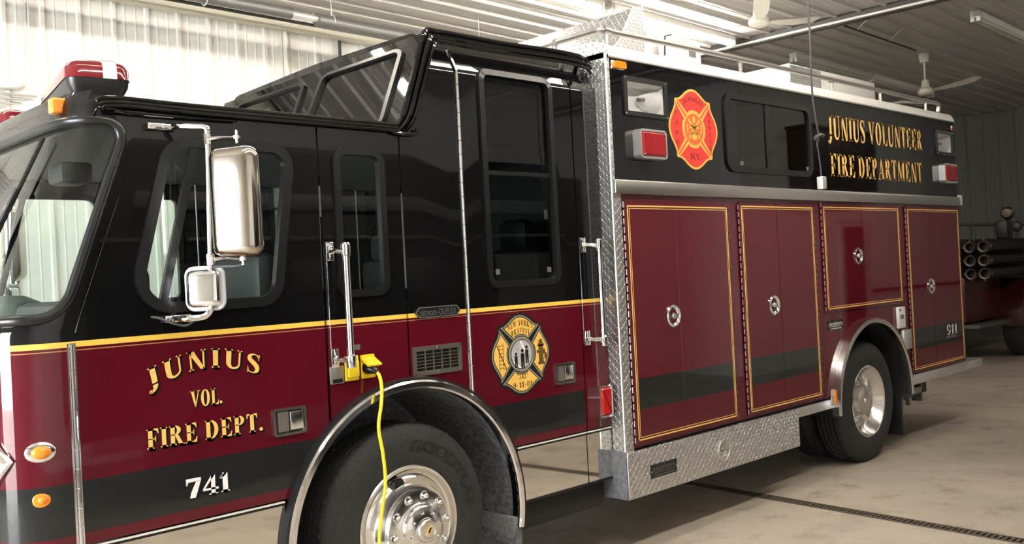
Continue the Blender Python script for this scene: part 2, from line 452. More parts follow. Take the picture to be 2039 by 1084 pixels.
def sans(text, x0, x1, z0, z1, y, mb, fn=None, mi=0):
    """plain block letters from the built-in font, fitted to a box"""
    cu = bpy.data.curves.new('t', 'FONT'); cu.body = text; cu.resolution_u = 3; o = bpy.data.objects.new('t', cu)
    me = bpy.data.meshes.new_from_object(o); vs = [v.co.copy() for v in me.vertices]
    if vs:
        ax, bx = min(v.x for v in vs), max(v.x for v in vs); az, bz = min(v.y for v in vs), max(v.y for v in vs)
        def m(v):
            u = x0+(v.x-ax)/(bx-ax)*(x1-x0); w = z0+(v.y-az)/(bz-az)*(z1-z0)
            return fn(u, w) if fn else (u, y, w)
        V = [mb.b.verts.new(m(v)) for v in vs]
        for p in me.polygons:
            try: mb.b.faces.new([V[i] for i in p.vertices]).material_index = mi
            except ValueError: pass
    bpy.data.objects.remove(o); bpy.data.curves.remove(cu); bpy.data.meshes.remove(me)

# ================================================================== FIRE TRUCK
# side of the rescue body on y=0, side of the cab on y=CY, x runs to the rear, floor z=0
CY, YF = .10, 2.40
truck = tag(empty('fire_truck'), 'big black over dark red fire rescue truck with gold lettering on the concrete floor', 'fire truck')
WX, WZ, AR = 2.87, .515, .735              # front wheel centre, arch radius
def arch_x(z, s, r=AR): return WX+s*sqrt(r*r-(z-WZ)**2)
def arch_z(x, r=AR): return WZ+sqrt(r*r-(x-WX)**2)
def arch_pts(xa, xb, n=16, r=AR):
    a, b = math.acos((xa-WX)/r), math.acos((xb-WX)/r)
    return [(WX+r*cos(a+(b-a)*i/n), WZ+r*sin(a+(b-a)*i/n)) for i in range(n+1)]
def lean(z): return 1.0+.37*max(0, min(z, 2.50)-1.62)       # front of the cab at height z
def roll(z):                                  # the upper edge of the tall cab leans in under the drip rail
    if z < 2.840: return 0.
    return 7.3*(z-2.840)**2 if z < 2.875 else 7.3*.001225+.511*(z-2.875)
def bend(mb):
    for z in (2.840, 2.847, 2.854, 2.861, 2.868, 2.875):
        bmesh.ops.bisect_plane(mb.b, geom=mb.b.verts[:]+mb.b.edges[:]+mb.b.faces[:], plane_co=(0, 0, z), plane_no=(0, 0, 1))
    for v in mb.b.verts: v.co.y += roll(v.co.z)
def cab_panel(name, outer, holes=(), bent=False, mt='cab_paint', y=CY, th=.014, parent=truck):
    m = MB().plate(outer, holes, y, y+th)
    if bent: bend(m)
    return m.build(name, mt, parent)
def flat_text(name, parent, text, warp, mats=('gold_leaf',), y=CY, track=.06, shadow=None):
    m = MB()
    lettering(m, text, warp, track, y-.0035, 0)
    if shadow:
        def w2(s, v): p = warp(s, v); return (p[0]+shadow[0], p[1]+shadow[1])
        lettering(m, text, w2, track, y-.0018, 1)
        def w3(s, v): p = warp(s, v); return (p[0]+shadow[0]*.5, p[1]+shadow[1]*.5)
        lettering(m, text, w3, track, y-.0022, 1)
    return m.build(name, list(mats), parent, smooth=0, recalc=False, weld=0)
def flat_words(name, parent, text, x0, x1, z0, z1, mats=('gold_leaf',), y=CY, track=.06, shadow=None, gap=.34):
    """one mesh per word of a line"""
    ws = text.split(' '); ln = [sum(glyph(c)[0]+track for c in w)-track for w in ws]; k = (x1-x0)/(sum(ln)+gap*(len(ws)-1)); x = x0
    for w, l in zip(ws, ln):
        flat_text(name, parent, w, line_warp(x, x+l*k, z0, z1), mats, y, track, shadow); x += (l+gap)*k
def window(parent, loop, y, gasket_w=.03, glass_mat='tinted_glass', gasket_mat='gasket', proud=.014, depth=.02):
    """rubber framed pane let into a side panel; loop is the hole"""
    out = inset(loop, -gasket_w*.45); inn = inset(loop, gasket_w*.6)
    fr = MB().ring(out, inn, y-proud, y+depth).build('window_frame', gasket_mat, parent, smooth=50)
    MB().plate(inset(loop, gasket_w*.3), (), y+.002, y+.006).build('glass', glass_mat, fr, smooth=0)
    return fr

# ---- front skin: nose, corner wraps and windscreen header
PROF = [(.285, .10), (.25, .10), (.21, .101), (.17, .106), (.135, .116), (.10, .134), (.07, .160), (.045, .195), (.026, .24), (.012, .30), (.003, .38), (-.004, .50), (-.012, .75), (-.018, 1.0), (-.02, 1.25)]
PROF = PROF+[(a, 2.5-b) for a, b in reversed(PROF[:-1])]
_S = [0]
for i in range(1, len(PROF)): _S.append(_S[-1]+hypot(PROF[i][0]-PROF[i-1][0], PROF[i][1]-PROF[i-1][1]))
def prof(s):
    s = max(0, min(s, _S[-1]))
    for i in range(1, len(_S)):
        if s <= _S[i]+1e-9:
            f = (s-_S[i-1])/(_S[i]-_S[i-1]); a, b = PROF[i-1], PROF[i]
            return (a[0]+(b[0]-a[0])*f, a[1]+(b[1]-a[1])*f)
def skin(s, z, off=0.):
    a, b = prof(s-.004), prof(s+.004); p = prof(s)
    t = Vector((b[0]-a[0], b[1]-a[1])).normalized(); n = Vector((-t.y, t.x))
    if n.x > 0 and abs(n.x) > .5: n = -n
    if n.x >= -.5: n = Vector((-.05, -1)) if p[1] < 1.25 else Vector((-.05, 1))
    zz = 0.
    if z > 2.50: zz = (z-2.50)**2*4.0              # header rolls back into the roof
    return Vector((lean(z)+p[0]+n.x*off+zz, p[1]+n.y*off, z))
WS0, WS1, WZ0, WZ1 = .060, _S[-1]-.060, 1.675, 2.455     # windscreen opening in (s, z)
ws_loop = rpoly([(WS0+.002, WZ0, .10), (WS1-.002, WZ0, .10), (WS1-.002, WZ1, .10), (WS0+.002, WZ1, .10)], .1, 8)
def in_ws(s, z):
    if not (WS0 < s < WS1 and WZ0 < z < WZ1): return False
    dx = min(s-WS0, WS1-s); dz = min(z-WZ0, WZ1-z)
    return not (dx < .10 and dz < .10 and hypot(.10-dx, .10-dz) > .10)
m = MB(); ns = 150; zs = [.46+i*.02 for i in range(108)]
zs = sorted(set([round(z, 4) for z in zs if z < 2.58]+[WZ0, WZ1, 2.58]))
ss = sorted(set([_S[-1]*i/ns for i in range(ns+1)]))
gv = {}
def V(i, j):
    if (i, j) not in gv: gv[i, j] = m.b.verts.new(skin(ss[i], zs[j]))
    return gv[i, j]
for i in range(len(ss)-1):
    for j in range(len(zs)-1):
        sm = (ss[i]+ss[i+1])/2; zm = (zs[j]+zs[j+1])/2
        if not in_ws(sm, zm) and (zm < 2.535 or .235 < sm < _S[-1]-.235):
            m.b.faces.new([V(i, j), V(i+1, j), V(i+1, j+1), V(i, j+1)])
nose = m.build('cab_front', 'cab_paint', truck, smooth=40)
m = MB(); n0 = 60
gl = {}
for i in range(n0+1):
    for j in range(13):
        gl[i, j] = m.b.verts.new(skin(WS0+(WS1-WS0)*i/n0, WZ0+(WZ1-WZ0)*j/12, -.012))
for i in range(n0):
    for j in range(12):
        if in_ws(WS0+(WS1-WS0)*(i+.5)/n0, WZ0+(WZ1-WZ0)*(j+.5)/12): m.b.faces.new([gl[i, j], gl[i+1, j], gl[i+1, j+1], gl[i, j+1]])
shield = m.build('windshield', 'clear_glass', truck, smooth=60)
dense = []
for i in range(len(ws_loop)):
    a, b = Vector(ws_loop[i]), Vector(ws_loop[(i+1) % len(ws_loop)]); k = max(1, int((b-a).length/.03))
    dense += [a+(b-a)*q/k for q in range(k)]
MB().tube([skin(p[0], p[1], .004) for p in dense], .021, 8, closed=True).build('windshield_gasket', 'gasket', shield, smooth=60)
wip = MB()
wip.tube([skin(.62, 1.66, .03), skin(.55, 1.95, .035), skin(.46, 2.20, .03)], .010, 6)
wip.tube([skin(.56, 1.95, .022), skin(.40, 2.40, .022)], .008, 6)
wip.build('wiper', 'gasket', shield)

# ---- cab side: doors and panels
def hinge(name, x, z0, z1, y, parent, r=.0095, step=.075, mt='chrome'):
    m = MB(); z = z0
    while z < z1-.01:
        zz = min(z1, z+step); m.lathe([(0, z), (r, z), (r, zz-.004), (r*.8, zz-.002), (0, zz-.002)], (x, y, 0), 'z', 10); z = zz
    m.box(x-.016, x+.016, y+.004, y+.010, z0, z1)
    return m.build(name, mt, parent)
def paddle_latch(parent, x0, x1, z0, z1, y=CY):
    l = MB(); o = rrect(x0, x1, z0, z1, .014); i = inset(o, .012)
    l.ring(o, i, y-.012, y+.003); l.plate(i, (), y+.0, y+.004)
    l = l.build('latch', 'polished', parent, smooth=40)
    xm = x0+(x1-x0)*.50
    MB().box(xm, x1-.016, y-.011, y-.003, z0+.022, z1-.020, .003).build('paddle', 'polished', l)
    MB().box(x0+.030, xm-.005, y-.006, y+.002, z0+.018, z1-.018).build('recess', 'brushed', l)
    MB().box(xm-.012, xm-.001, y-.004, y+.0005, z0+.022, z1-.020).build('slot', 'seal_black', l)
    return l
def hinge_line(z): return lean(z)+.286
ZT = 2.495
front_win = rpoly([(1.505, 1.688, .13), (2.165, 1.690, .10), (2.268, 2.385, .09), (1.690, 2.385, .12)], .1, 8)
fd = cab_panel('front_door', [(1.281, .80), (arch_x(.80, -1)+.002, .80)]+arch_pts(arch_x(.80, -1), 2.403)+[(2.408, ZT), (hinge_line(2.49), ZT), (hinge_line(2.2), 2.2), (hinge_line(1.9), 1.9), (hinge_line(1.70), 1.70), (1.300, 1.655), (1.286, 1.60)], [front_win])
def front_door_window(parent, y, sgn):
    f = window(parent, front_win, y, .042, 'clear_glass')
    a = MB().box(-.017, .017, y-.010, y+.012, 0, .70)
    a.xform(Matrix(((1, 0, .258, 1.635), (0, 1, 0, 0), (0, 0, 1, 1.70), (0, 0, 0, 1)))).build('vent_bar', 'gasket', f)
    return f
front_door_window(fd, CY, 1)
hinge('hinge', 1.270, .80, 1.578, CY-.006, fd)
paddle_latch(fd, 2.109, 2.277, 1.084, 1.209)
# door lettering
def junius(s, v):
    x = 1.553+.512*s; mid = 1.362+.060*sin(pi*s)-.012*s+.020*s; h = .082+.0*s
    a = R(22*(1-2*s)); return (x-(v-.5)*h*sin(a)*.55, mid+h*v)
flat_text('lettering', fd, 'JUNIUS', junius, ('gold_leaf', 'shadow_vinyl'), track=.17, shadow=(.010, -.009))
flat_text('lettering', fd, 'VOL.', line_warp(1.733, 1.878, 1.268, 1.337), ('gold_leaf', 'shadow_vinyl'), track=.03, shadow=(.008, -.007))
flat_words('lettering', fd, 'FIRE DEPT.', 1.541, 2.064, 1.124, 1.205, ('gold_leaf', 'shadow_vinyl'), track=.05, shadow=(.010, -.009))
flat_text('lettering', fd, '741', line_warp(1.694, 1.892, .892, .974), ('white_vinyl', 'shadow_vinyl'), track=.02, shadow=(.006, -.005))['label'] = 'white unit number'
# corner post panel with outlets
small_win = rrect(2.505, 2.772, 1.702, 2.392, .055)
mp = cab_panel('side_panel', arch_pts(2.418, 2.884)+[(2.888, ZT), (2.418, ZT)], [small_win])
window(mp, small_win, CY, .034, 'clear_glass')
# rear cab panel, rear door and end panel (tall, rolled in at the top)
rp = cab_panel('side_panel', arch_pts(2.897, 3.283)+[(3.283, 2.985), (3.145, 2.985), (2.925, 2.52), (2.897, 2.50)], bent=True)
rear_win = rrect(3.458, 4.010, 1.700, 2.885, .06)
rd = cab_panel('rear_door', arch_pts(3.307, arch_x(.80, 1))+[(4.19, .80), (4.19, 2.985), (3.307, 2.985)], [rear_win], bent=True)
f = MB()
wl = inset(rear_win, -.012); wi = inset(rear_win, .024)
f.ring(wl, wi, CY-.016, CY+.02)
for v in f.b.verts:
    v.co.y += roll(v.co.z)
f = f.build('window_frame', 'gasket', rd, smooth=50)
MB().plate(inset(rear_win, .012), (), CY+.012, CY+.016).build('glass', 'dark_glass', f, smooth=0)
MB().box(3.478, 3.990, CY-.004, CY+.016, 2.312, 2.334).build('mid_bar', 'gasket', f)
for x in (3.52, 3.93): MB().box(x, x+.03, CY+.006, CY+.011, 1.76, 1.79).build('window_clip', 'badge_grey', f)
hinge('hinge', 3.295, 1.135, 2.985, CY-.006, rd, mt='polished')
for v in rd.children:
    if v.name.startswith('hinge'):
        for q in v.data.vertices:
            q.co.y += roll(q.co.z)
paddle_latch(rd, 3.936, 4.102, 1.102, 1.226)
ep = cab_panel('end_panel', [(4.200, .80), (4.412, .80), (4.412, 2.985), (4.200, 2.985)], bent=True)
# polished skirts under the cab
def skirt(x0, x1, z0=.488, z1=.786):
    o = MB().plate([(x0, z0), (x1, z0), (x1, z1), (x0, z1)], (), CY+.002, CY+.014).build('skirt_panel', 'mirror_steel', truck, smooth=0)
    MB().box(x0, x1, CY-.004, CY+.010, z1-.001, z1+.006).build('trim_strip', 'white_metal', o)
    MB().box(x0, x1, CY-.002, CY+.010, z1-.012, z1-.001).build('seal', 'seal_black', o)
    MB().box(x0, x1, CY-.002, CY+.016, z0-.014, z0).build('seal', 'seal_black', o)
    return o
skirt(3.612, 4.182); skirt(4.190, 4.412)
skirt(1.281, 2.150, .46)
# drip rails and roof
gut = MB()
for z, y, r in ((2.505, CY-.020, .009), (2.520, CY-.010, .012), (2.538, CY-.004, .011)):
    gut.tube(smooth_path([(1.40+(2.56-z)*.4, y, z-.012), (1.44, y, z), (1.8, y, z+.001), (2.88, y, z)], 4), r, 8)
gut.build('drip_rail', 'black_paint', truck)
MB().tube(smooth_path([(1.395, CY-.006, 2.462), (1.405, CY-.018, 2.487), (1.45, CY-.022, 2.495), (1.55, CY-.022, 2.482), (2.0, CY-.02, 2.486)], 5), .005, 6).build('drip_lip', 'black_paint', truck)
roof = MB()
pl = [(lean(2.6)+a+.04, b) for a, b in PROF if b > .13 and b < 2.37]
roof.plate([(p[0], p[1]) for p in pl]+[(3.0, 2.36), (3.0, .14)], (), 2.500, 2.545, fn=lambda u, v, w: (u, v, w))
roof.plate([(p[0], p[1]) for p in pl if .16 < p[1] < 2.34]+[(1.46, 2.3), (1.46, .20)], (), 2.535, 2.574, fn=lambda u, v, w: (u, v, w))
roof.build('cab_roof', 'black_paint', truck)
# ---- raised roof with forward windows
def slope(t, y, off=0.):                     # t 0 bottom .. 1 top of the raised front
    return Vector((2.895+(3.140-2.895)*t-.91*off, y, 2.50+(3.055-2.50)*t+.41*off))
fr = MB()
Y0, Y1 = .115, 2.385
fwin = [rpoly([(.275, .10), (1.10, .10), (1.08, .885), (.30, .885)], .08), rpoly([(1.25, .10), (2.20, .10), (2.12, .885), (1.28, .885)], .08)]
fr.plate([(Y0, 0), (Y1, 0), (Y1, 1), (Y0, 1)], fwin, 0, .02, fn=lambda u, v, w: slope(v, u, -w))
rf = fr.build('raised_roof_front', 'black_paint', truck)
for w in fwin:
    g = MB().ring(inset(w, -.014), inset(w, .020), .016, -.012, fn=lambda u, v, q: slope(v, u, q)).build('window_frame', 'gasket', rf, smooth=50)
    MB().plate(inset(w, .01), (), -.004, -.008, fn=lambda u, v, q: slope(v, u, q)).build('glass', 'dark_glass', g, smooth=0)
rr = MB()
# rounded upper shoulders + top
sec = [(.100+roll(2.985), 2.985)]+[(.30-.13*cos(R(a)), 2.94+.14*sin(R(a))) for a in (22, 45, 70, 90)]+[(1.25, 3.10)]
sec = sec+[(2.5-y, z) for y, z in reversed(sec[:-1])]
for xa, xb in ((3.150, 4.412),):
    A = [rr.b.verts.new((xa, y, z)) for y, z in sec]; B = [rr.b.verts.new((xb, y, z)) for y, z in sec]
    for i in range(len(sec)-1): rr.b.faces.new([A[i], A[i+1], B[i+1], B[i]])
    rr.b.faces.new(A); rr.b.faces.new(B)
rr.build('raised_roof', 'black_paint', truck)
g2 = MB()
for k, (dx, dy) in enumerate(((0, 0), (.035, -.006), (.072, -.006))):
    top = 3.055-k*.028
    pts = [(2.865+dx, CY+.010+dy, 2.51), (2.905+dx, CY-.006+dy, 2.56), (2.99+dx, CY-.004+dy, 2.76), (3.085+dx*.85, CY+.004+dy, top-.04), (3.115+dx*.8, CY+.010+dy, top-.004), (3.18+dx*.6, CY+.008+dy, top), (3.6, CY+.008+dy, top), (4.36, CY+.008+dy, top-.002), (4.40, CY+.010+dy, top-.03)]
    g2.tube(smooth_path(pts, 6), .015 if k < 2 else .010, 8)
g2.tube([(2.84, CY-.016, 2.500), (2.90, CY-.018, 2.492), (2.985, CY-.020, 2.497), (3.0, CY-.016, 2.52)], .010, 6)
g2.plate([(2.88, 2.50), (2.96, 2.50), (3.19, 3.03), (4.40, 3.01), (4.40, 3.06), (3.12, 3.065)], (), CY+.004, CY+.03)
g2.build('raised_roof_rail', 'black_paint', truck)
MB().box(2.91, 4.405, 2.34, 2.36, 2.5, 3.0).build('raised_roof_side', 'black_paint', truck)
# small aerials on the cab roof
for x, y, h in ((2.33, 1.0, .16), (2.345, 1.0, .08), (2.45, 1.0, .05)):
    MB().lathe([(0, 0), (.016, 0), (.012, .02), (.005, .03), (.004, h), (0, h)], (x, y, 2.545), 'z', 8).build('antenna', 'badge_grey', truck)

# ---- wheel arches, wheels
def fender(cx, cz, r, y0, y1, a0, a1, mt, rubber=True, w=.042):
    m = MB(); pr = [(r-w, y1), (r-w, y0+.008), (r-w+.008, y0), (r-.010, y0), (r, y0+.010), (r, y1)]
    m.lathe(pr, (cx, 0, cz), 'y', 72, R(a0), R(a1)); o = m.build('fender_trim', mt, truck, smooth=35)
    if rubber:
        MB().lathe([(r-.002, y1), (r-.002, y0+.014), (r+.012, y0+.012), (r+.016, y1)], (cx, 0, cz), 'y', 72, R(a0), R(a1)).build('rubber_edge', 'rubber', o)
    return o
fender(WX, WZ, .738, .052, .115, -12, 192, 'chrome')
m = MB(); m.lathe([(.696, .07), (.700, .12), (.69, .30), (.67, .74)], (WX, 0, WZ), 'y', 48, R(-20), R(200))
m.plate(arc(WX, WZ, .72, -20, 200, 30), (), .735, .745); m.build('wheel_well', 'dusty_liner', truck)
MB().box(3.535, 3.60, .085, .62, .14, .42, .01).build('mudflap', 'mudflap', truck)
def tyre_profile(R0, w, y0, chunky=False):
    """outer face at y0, tread inwards (+y)"""
    p = [(.292, y0+.030), (.300, y0+.018), (.318, y0+.010), (.36, y0+.001), (.42, y0), (.455, y0+.006), (R0-.030, y0+.020), (R0-.012, y0+.030), (R0-.002, y0+.046)]
    n = 5; tw = w-.092
    for i in range(n):
        a = y0+.046+tw*i/n; b = a+tw/n
        if i: p += [(R0-.014, a+.001), (R0-.014, a+.010), (R0, a+.012)]
        p += [(R0+.001, b-.002)]
    p += [(R0-.012, y0+w-.03), (.455, y0+w-.006), (.42, y0+w), (.36, y0+w), (.30, y0+w-.02)]
    return p
def wheel_tyre(parent, cx, y0, w=.285, R0=.512, cz=WZ, letters=False, sip=60):
    m = MB(); m.lathe(tyre_profile(R0, w, y0), (cx, 0, cz), 'y', 96)
    # cross sipes on the shoulders
    for k in range(sip):
        a = 2*pi*k/sip
        for yy, tw in ((y0+.050, .5), (y0+w-.075, -.5)):
            M4 = Matrix.Translation((cx, 0, cz)) @ Matrix.Rotation(a, 4, 'Y') @ Matrix.Translation((0, yy, R0-.006)) @ Matrix.Rotation(tw, 4, 'Z')
            m.box(-.011, .011, 0, .026, 0, .0095, mx=M4)
    t = m.build('tyre', 'tyre_rubber', parent, smooth=40)
    if letters:
        def fn(u, v): q = .372+v*.058; a = R(88-u*86); return (cx+q*cos(a), y0-.002, cz+q*sin(a))
        l = MB(); sans('GOODYEAR', 0, 1, 0, 1, 0, l, fn); l.build('tyre_lettering', 'rubber', t, smooth=0, recalc=False)
    return t
def lugs(m, cx, cz, y, r, n=10, h=.030, rr=.0165, ph=.1):
    for k in range(n):
        a = ph+2*pi*k/n
        m.lathe([(0, y-h), (rr*.45, y-h+.001), (rr*.85, y-h*.75), (rr, y-h*.4), (rr*1.15, y-.004), (rr*1.5, y)], (cx+r*cos(a), 0, cz+r*sin(a)), 'y', 12)
def front_wheel(name, yb, sg):
    w = empty(name, truck)
    t = wheel_tyre(w, WX, .122, letters=sg > 0)
    m = MB(); y = .13
    m.lathe([(.306, y+.020), (.306, y+.004), (.300, y-.002), (.286, y+.000), (.279, y+.010), (.272, y+.020), (.262, y+.024), (.245, y+.016), (.232, y+.002), (.225, y-.010), (.212, y-.036), (.205, y-.052), (.200, y-.050), (.190, y-.070), (.135, y-.076), (.128, y-.082), (.122, y-.088), (.10, y-.092), (0, y-.092)], (WX, 0, WZ), 'y', 72)
    lugs(m, WX, WZ, y-.073, .163)
    rim = m.build('rim', 'polished', w, smooth=35)
    h = MB(); h.lathe([(.118, y-.088), (.118, y-.106), (.110, y-.114), (.062, y-.124), (.058, y-.140), (.052, y-.146), (.040, y-.147), (.036, y-.144), (0, y-.144)], (WX, 0, WZ), 'y', 40)
    for k in range(8):
        a = k*pi/4+.2; h.lathe([(0, y-.130), (.005, y-.130), (.008, y-.124), (.010, y-.114)], (WX+.088*cos(a), 0, WZ+.088*sin(a)), 'y', 8)
    h = h.build('hub_cap', 'polished', w, smooth=35)
    e = MB()
    for d in (0, 1):
        q = [(WX-.022+d*.012, WZ-.020+d*.010), (WX-.006+d*.012, WZ-.020+d*.010), (WX+.016+d*.006, WZ+.012+d*.008), (WX+.002+d*.006, WZ+.014+d*.008)]
        e.plate(q, (), y-.147, y-.144)
    e.build('hub_emblem', 'emblem_gold', h)
    for a in (107, 287):
        v = MB(); cx, cz = WX+.236*cos(R(a)), WZ+.236*sin(R(a))
        v.lathe([(0, y-.0125), (.030, y-.0125), (.034, y-.006), (.034, y+.012)], (cx, 0, cz), 'y', 20)
        v.box(cx-.045, cx-.012, y-.012, y-.004, cz+.012, cz+.030, .004)
        v.build('hand_hole', 'seal_black', w)
    return w
front_wheel('front_wheel', 0, 1)
RX, RZ, RA = 7.73, .53, .70
fender(RX, RZ, RA, -.055, .01, -2, 183, 'polished', False, .040)
m = MB(); m.lathe([(.662, -.04), (.664, .3), (.664, .85)], (RX, 0, RZ), 'y', 40, R(-5), R(185)); m.plate(arc(RX, RZ, .668, -5, 185, 24), (), .85, .86)
m.build('wheel_well', 'undercarriage', truck)
w = empty('rear_wheel', truck); RWX = 7.755
wheel_tyre(w, RWX, .045, .275, .513, letters=False, sip=44); wheel_tyre(w, RWX, .345, .275, .513, sip=44)
m = MB(); y = .052
m.lathe([(.308, y+.022), (.308, y+.002), (.300, y-.003), (.288, y+.002), (.278, y+.020), (.262, y+.055), (.245, y+.085), (.235, y+.12), (.225, y+.17), (.20, y+.185), (.13, y+.185), (.128, y+.17), (.126, y+.06), (.118, y+.035), (.10, y+.03), (0, y+.03)], (RWX, 0, WZ), 'y', 64)
lugs(m, RWX, WZ, y+.185, .175, 10, .04)
m.build('rim', 'polished', w, smooth=35)
MB().lathe([(.022, y+.03), (.022, y+.024), (.018, y+.022), (0, y+.022)], (RWX, 0, WZ), 'y', 16).build('hub_bolt', 'polished', w)
v = MB()
for k in range(5):
    a = 2*pi*k/5+.4; v.lathe([(0, y+.180), (.026, y+.180), (.028, y+.186)], (RWX+.20*cos(a), 0, WZ+.20*sin(a)), 'y', 14)
v.build('hand_hole', 'seal_black', w)
MB().box(8.395, 8.43, .06, .62, .12, .62, .008).build('mudflap', 'rubber', truck)
# frame, tanks and hangers below
ch = MB(); ch.box(1.6, 9.9, .75, .90, .55, .82); ch.box(1.6, 9.9, 1.60, 1.75, .55, .82); ch.box(3.62, 4.40, .16, .9, .30, .50, .03)
ch.box(1.5, 2.1, .2, 2.3, .38, .75); ch.box(4.45, 9.7, .25, 2.25, .56, .66); ch.box(2.75, 3.0, .4, 2.1, .42, .60); ch.box(7.6, 7.9, .6, 1.9, .40, .64)
ch.box(8.9, 9.3, .2, .7, .40, .58, .01); ch.build('chassis', 'undercarriage', truck)
hg = MB(); hg.box(8.62, 8.66, .08, .12, .36, .60); hg.box(8.62, 8.95, .10, .13, .44, .50); hg.box(8.93, 8.96, .10, .30, .36, .58); hg.box(8.50, 8.53, .1, .3, .32, .60)
hg.build('step_hanger', 'grey_plate', truck)
MB().tube(smooth_path([(3.95, .3, .50), (3.92, .22, .40), (3.82, .2, .33), (3.72, .3, .30)], 6), .006, 6).build('hose', 'cord_grey', truck)
for nm, x in (('front_wheel', WX), ('rear_wheel', RWX)):          # far side wheels
    w = empty(nm, truck)
    wheel_tyre(w, x, 2.09 if nm[0] == 'f' else 1.88, .285 if nm[0] == 'f' else .56, sip=44)

# ---- cab fittings
def grab_rail(x, xb, z0, z1, zb0, zb1):
    m = MB(); y = CY-.075
    m.tube([(x, y, z0), (x, y, z1)], .0175, 14)
    r = m.build('grab_rail', 'chrome', truck)
    for z, zb in ((z0, zb0), (z1, zb1)):
        k = MB()
        k.box(xb-.022, xb+.022, CY-.012, CY, zb-.045, zb+.045, .005)
        k.tube([(xb, CY-.005, zb), (xb+.012, CY-.035, (z+zb)/2), (x-.012, y, z+(.01 if z < zb else -.01))], [.016, .012, .016], 10)
        k.lathe([(0, -.030), (.022, -.030), (.024, -.02), (.024, .025), (.018, .034), (0, .034)], (x, y, z), 'z', 14)
        k.build('rail_bracket', 'chrome', r)
    return r
grab_rail(2.492, 2.447, 1.388, 1.912, 1.405, 1.908)
grab_rail(4.300, 4.232, 1.330, 1.912, 1.352, 1.912)
# shore power outlets
pl = MB().box(2.418, 2.496, CY-.006, CY, 1.283, 1.366, .003).build('outlet_plate', 'grey_plate', truck)
MB().box(2.430, 2.484, CY-.0075, CY-.006, 1.288, 1.306).build('info_label', 'badge_black', pl)
MB().box(2.535, 2.595, CY-.003, CY, 1.432, 1.458, .001).build('info_label', 'badge_grey', truck)
o1 = MB().box(2.499, 2.577, CY-.012, CY, 1.289, 1.409, .006); o1.box(2.507, 2.569, CY-.032, CY-.012, 1.305, 1.388, .010)
o1 = o1.build('outlet', 'yellow_plastic', truck); MB().box(2.530, 2.548, CY-.036, CY-.030, 1.380, 1.400, .003).build('lid_catch', 'yellow_plastic', o1)
o2 = MB().box(2.591, 2.673, CY-.010, CY, 1.291, 1.406, .006)
for x in (2.600, 2.664):
    for z in (1.301, 1.396): o2.lathe([(0, CY-.014), (.005, CY-.014), (.006, CY-.010)], (x, 0, z), 'y', 8)
o2 = o2.build('outlet', 'yellow_plastic', truck)
lid = MB().box(-.041, .041, -.070, .004, -.006, .006, .004)
lid.xform(Matrix.Translation((2.632, CY-.006, 1.388)) @ Matrix.Rotation(R(28), 4, 'X')); lid.build('outlet_lid', 'yellow_plastic', o2)
MB().lathe([(0, CY-.03), (.030, CY-.03), (.033, CY-.012), (.033, CY-.008)], (2.628, 0, 1.342), 'y', 18).build('socket', 'seal_black', o2)
# maker's badge and vent
bd = rpoly([(2.935, 1.585), (2.962, 1.613), (3.210, 1.613), (3.237, 1.585), (3.210, 1.557), (2.962, 1.557)], .004, 2)
bg = MB().plate(bd, (), CY-.008, CY).build('maker_badge', 'badge_black', rp)
MB().ring(bd, inset(bd, .005), CY-.011, CY-.007).build('badge_rim', 'badge_grey', bg)
m = MB(); sans('simon-', 2.965, 3.085, 1.567, 1.602, CY-.0095, m); sans('DUPLEX', 3.092, 3.206, 1.567, 1.600, CY-.0095, m)
m.build('badge_lettering', 'badge_grey', bg, smooth=0, recalc=False)
vo = rrect(2.908, 3.232, 1.264, 1.413, .006, 2); vi = inset(vo, .024)
vt = MB().ring(vo, vi, CY-.006, CY).build('air_vent', 'brushed', rp)
MB().plate(vi, (), CY-.001, CY).build('vent_back', 'seal_black', vt)
s = MB()
for k in range(1, 5): x = 2.932+k*.0552; s.box(x-.0026, x+.0026, CY-.007, CY-.001, 1.288, 1.389)
for k in range(1, 6): z = 1.288+k*.0168; s.box(2.932, 3.208, CY-.005, CY-.001, z-.0019, z+.0019)
s.build('vent_grille', 'brushed', vt)
s = MB()
for x in (2.92, 3.07, 3.22):
    for z in (1.276, 1.401): s.lathe([(0, CY-.010), (.005, CY-.009), (.006, CY-.006)], (x, 0, z), 'y', 8)
s.build('screw', 'chrome', vt)
# red warning lights in chrome bezels
def warn_light(parent, x0, x1, z0, z1, y, d=.050, r=.022, lens='lens_red', bez='aluminium', side=.018):
    o = rrect(x0, x1, z0, z1, r); i = inset(o, side)
    m = MB(); n = len(o)
    m.ring(o, i, y-d, y); b = m.build('warning_light', bez, parent, smooth=45)
    l = MB(); L0 = [l.b.verts.new((p[0], y-d+.006, p[1])) for p in i]
    L1 = [l.b.verts.new((p[0], y-d-.010, p[1])) for p in inset(i, .014)]
    for k in range(n): l.b.faces.new([L0[k], L0[(k+1) % n], L1[(k+1) % n], L1[k]])
    l.b.faces.new(L1); l.build('lens', lens, b, smooth=40)
    s = MB()
    for x in (x0+side+.012, x1-side-.012):
        for z in (z0+side+.012, z1-side-.012): s.lathe([(0, y-d-.012), (.004, y-d-.012), (.005, y-d-.006)], (x, 0, z), 'y', 8)
    s.build('screw', 'chrome', b)
    return b
warn_light(ep, 4.268, 4.390, .862, 1.058, CY, .045, .020, 'lens_bright_red', 'chrome', side=.012)
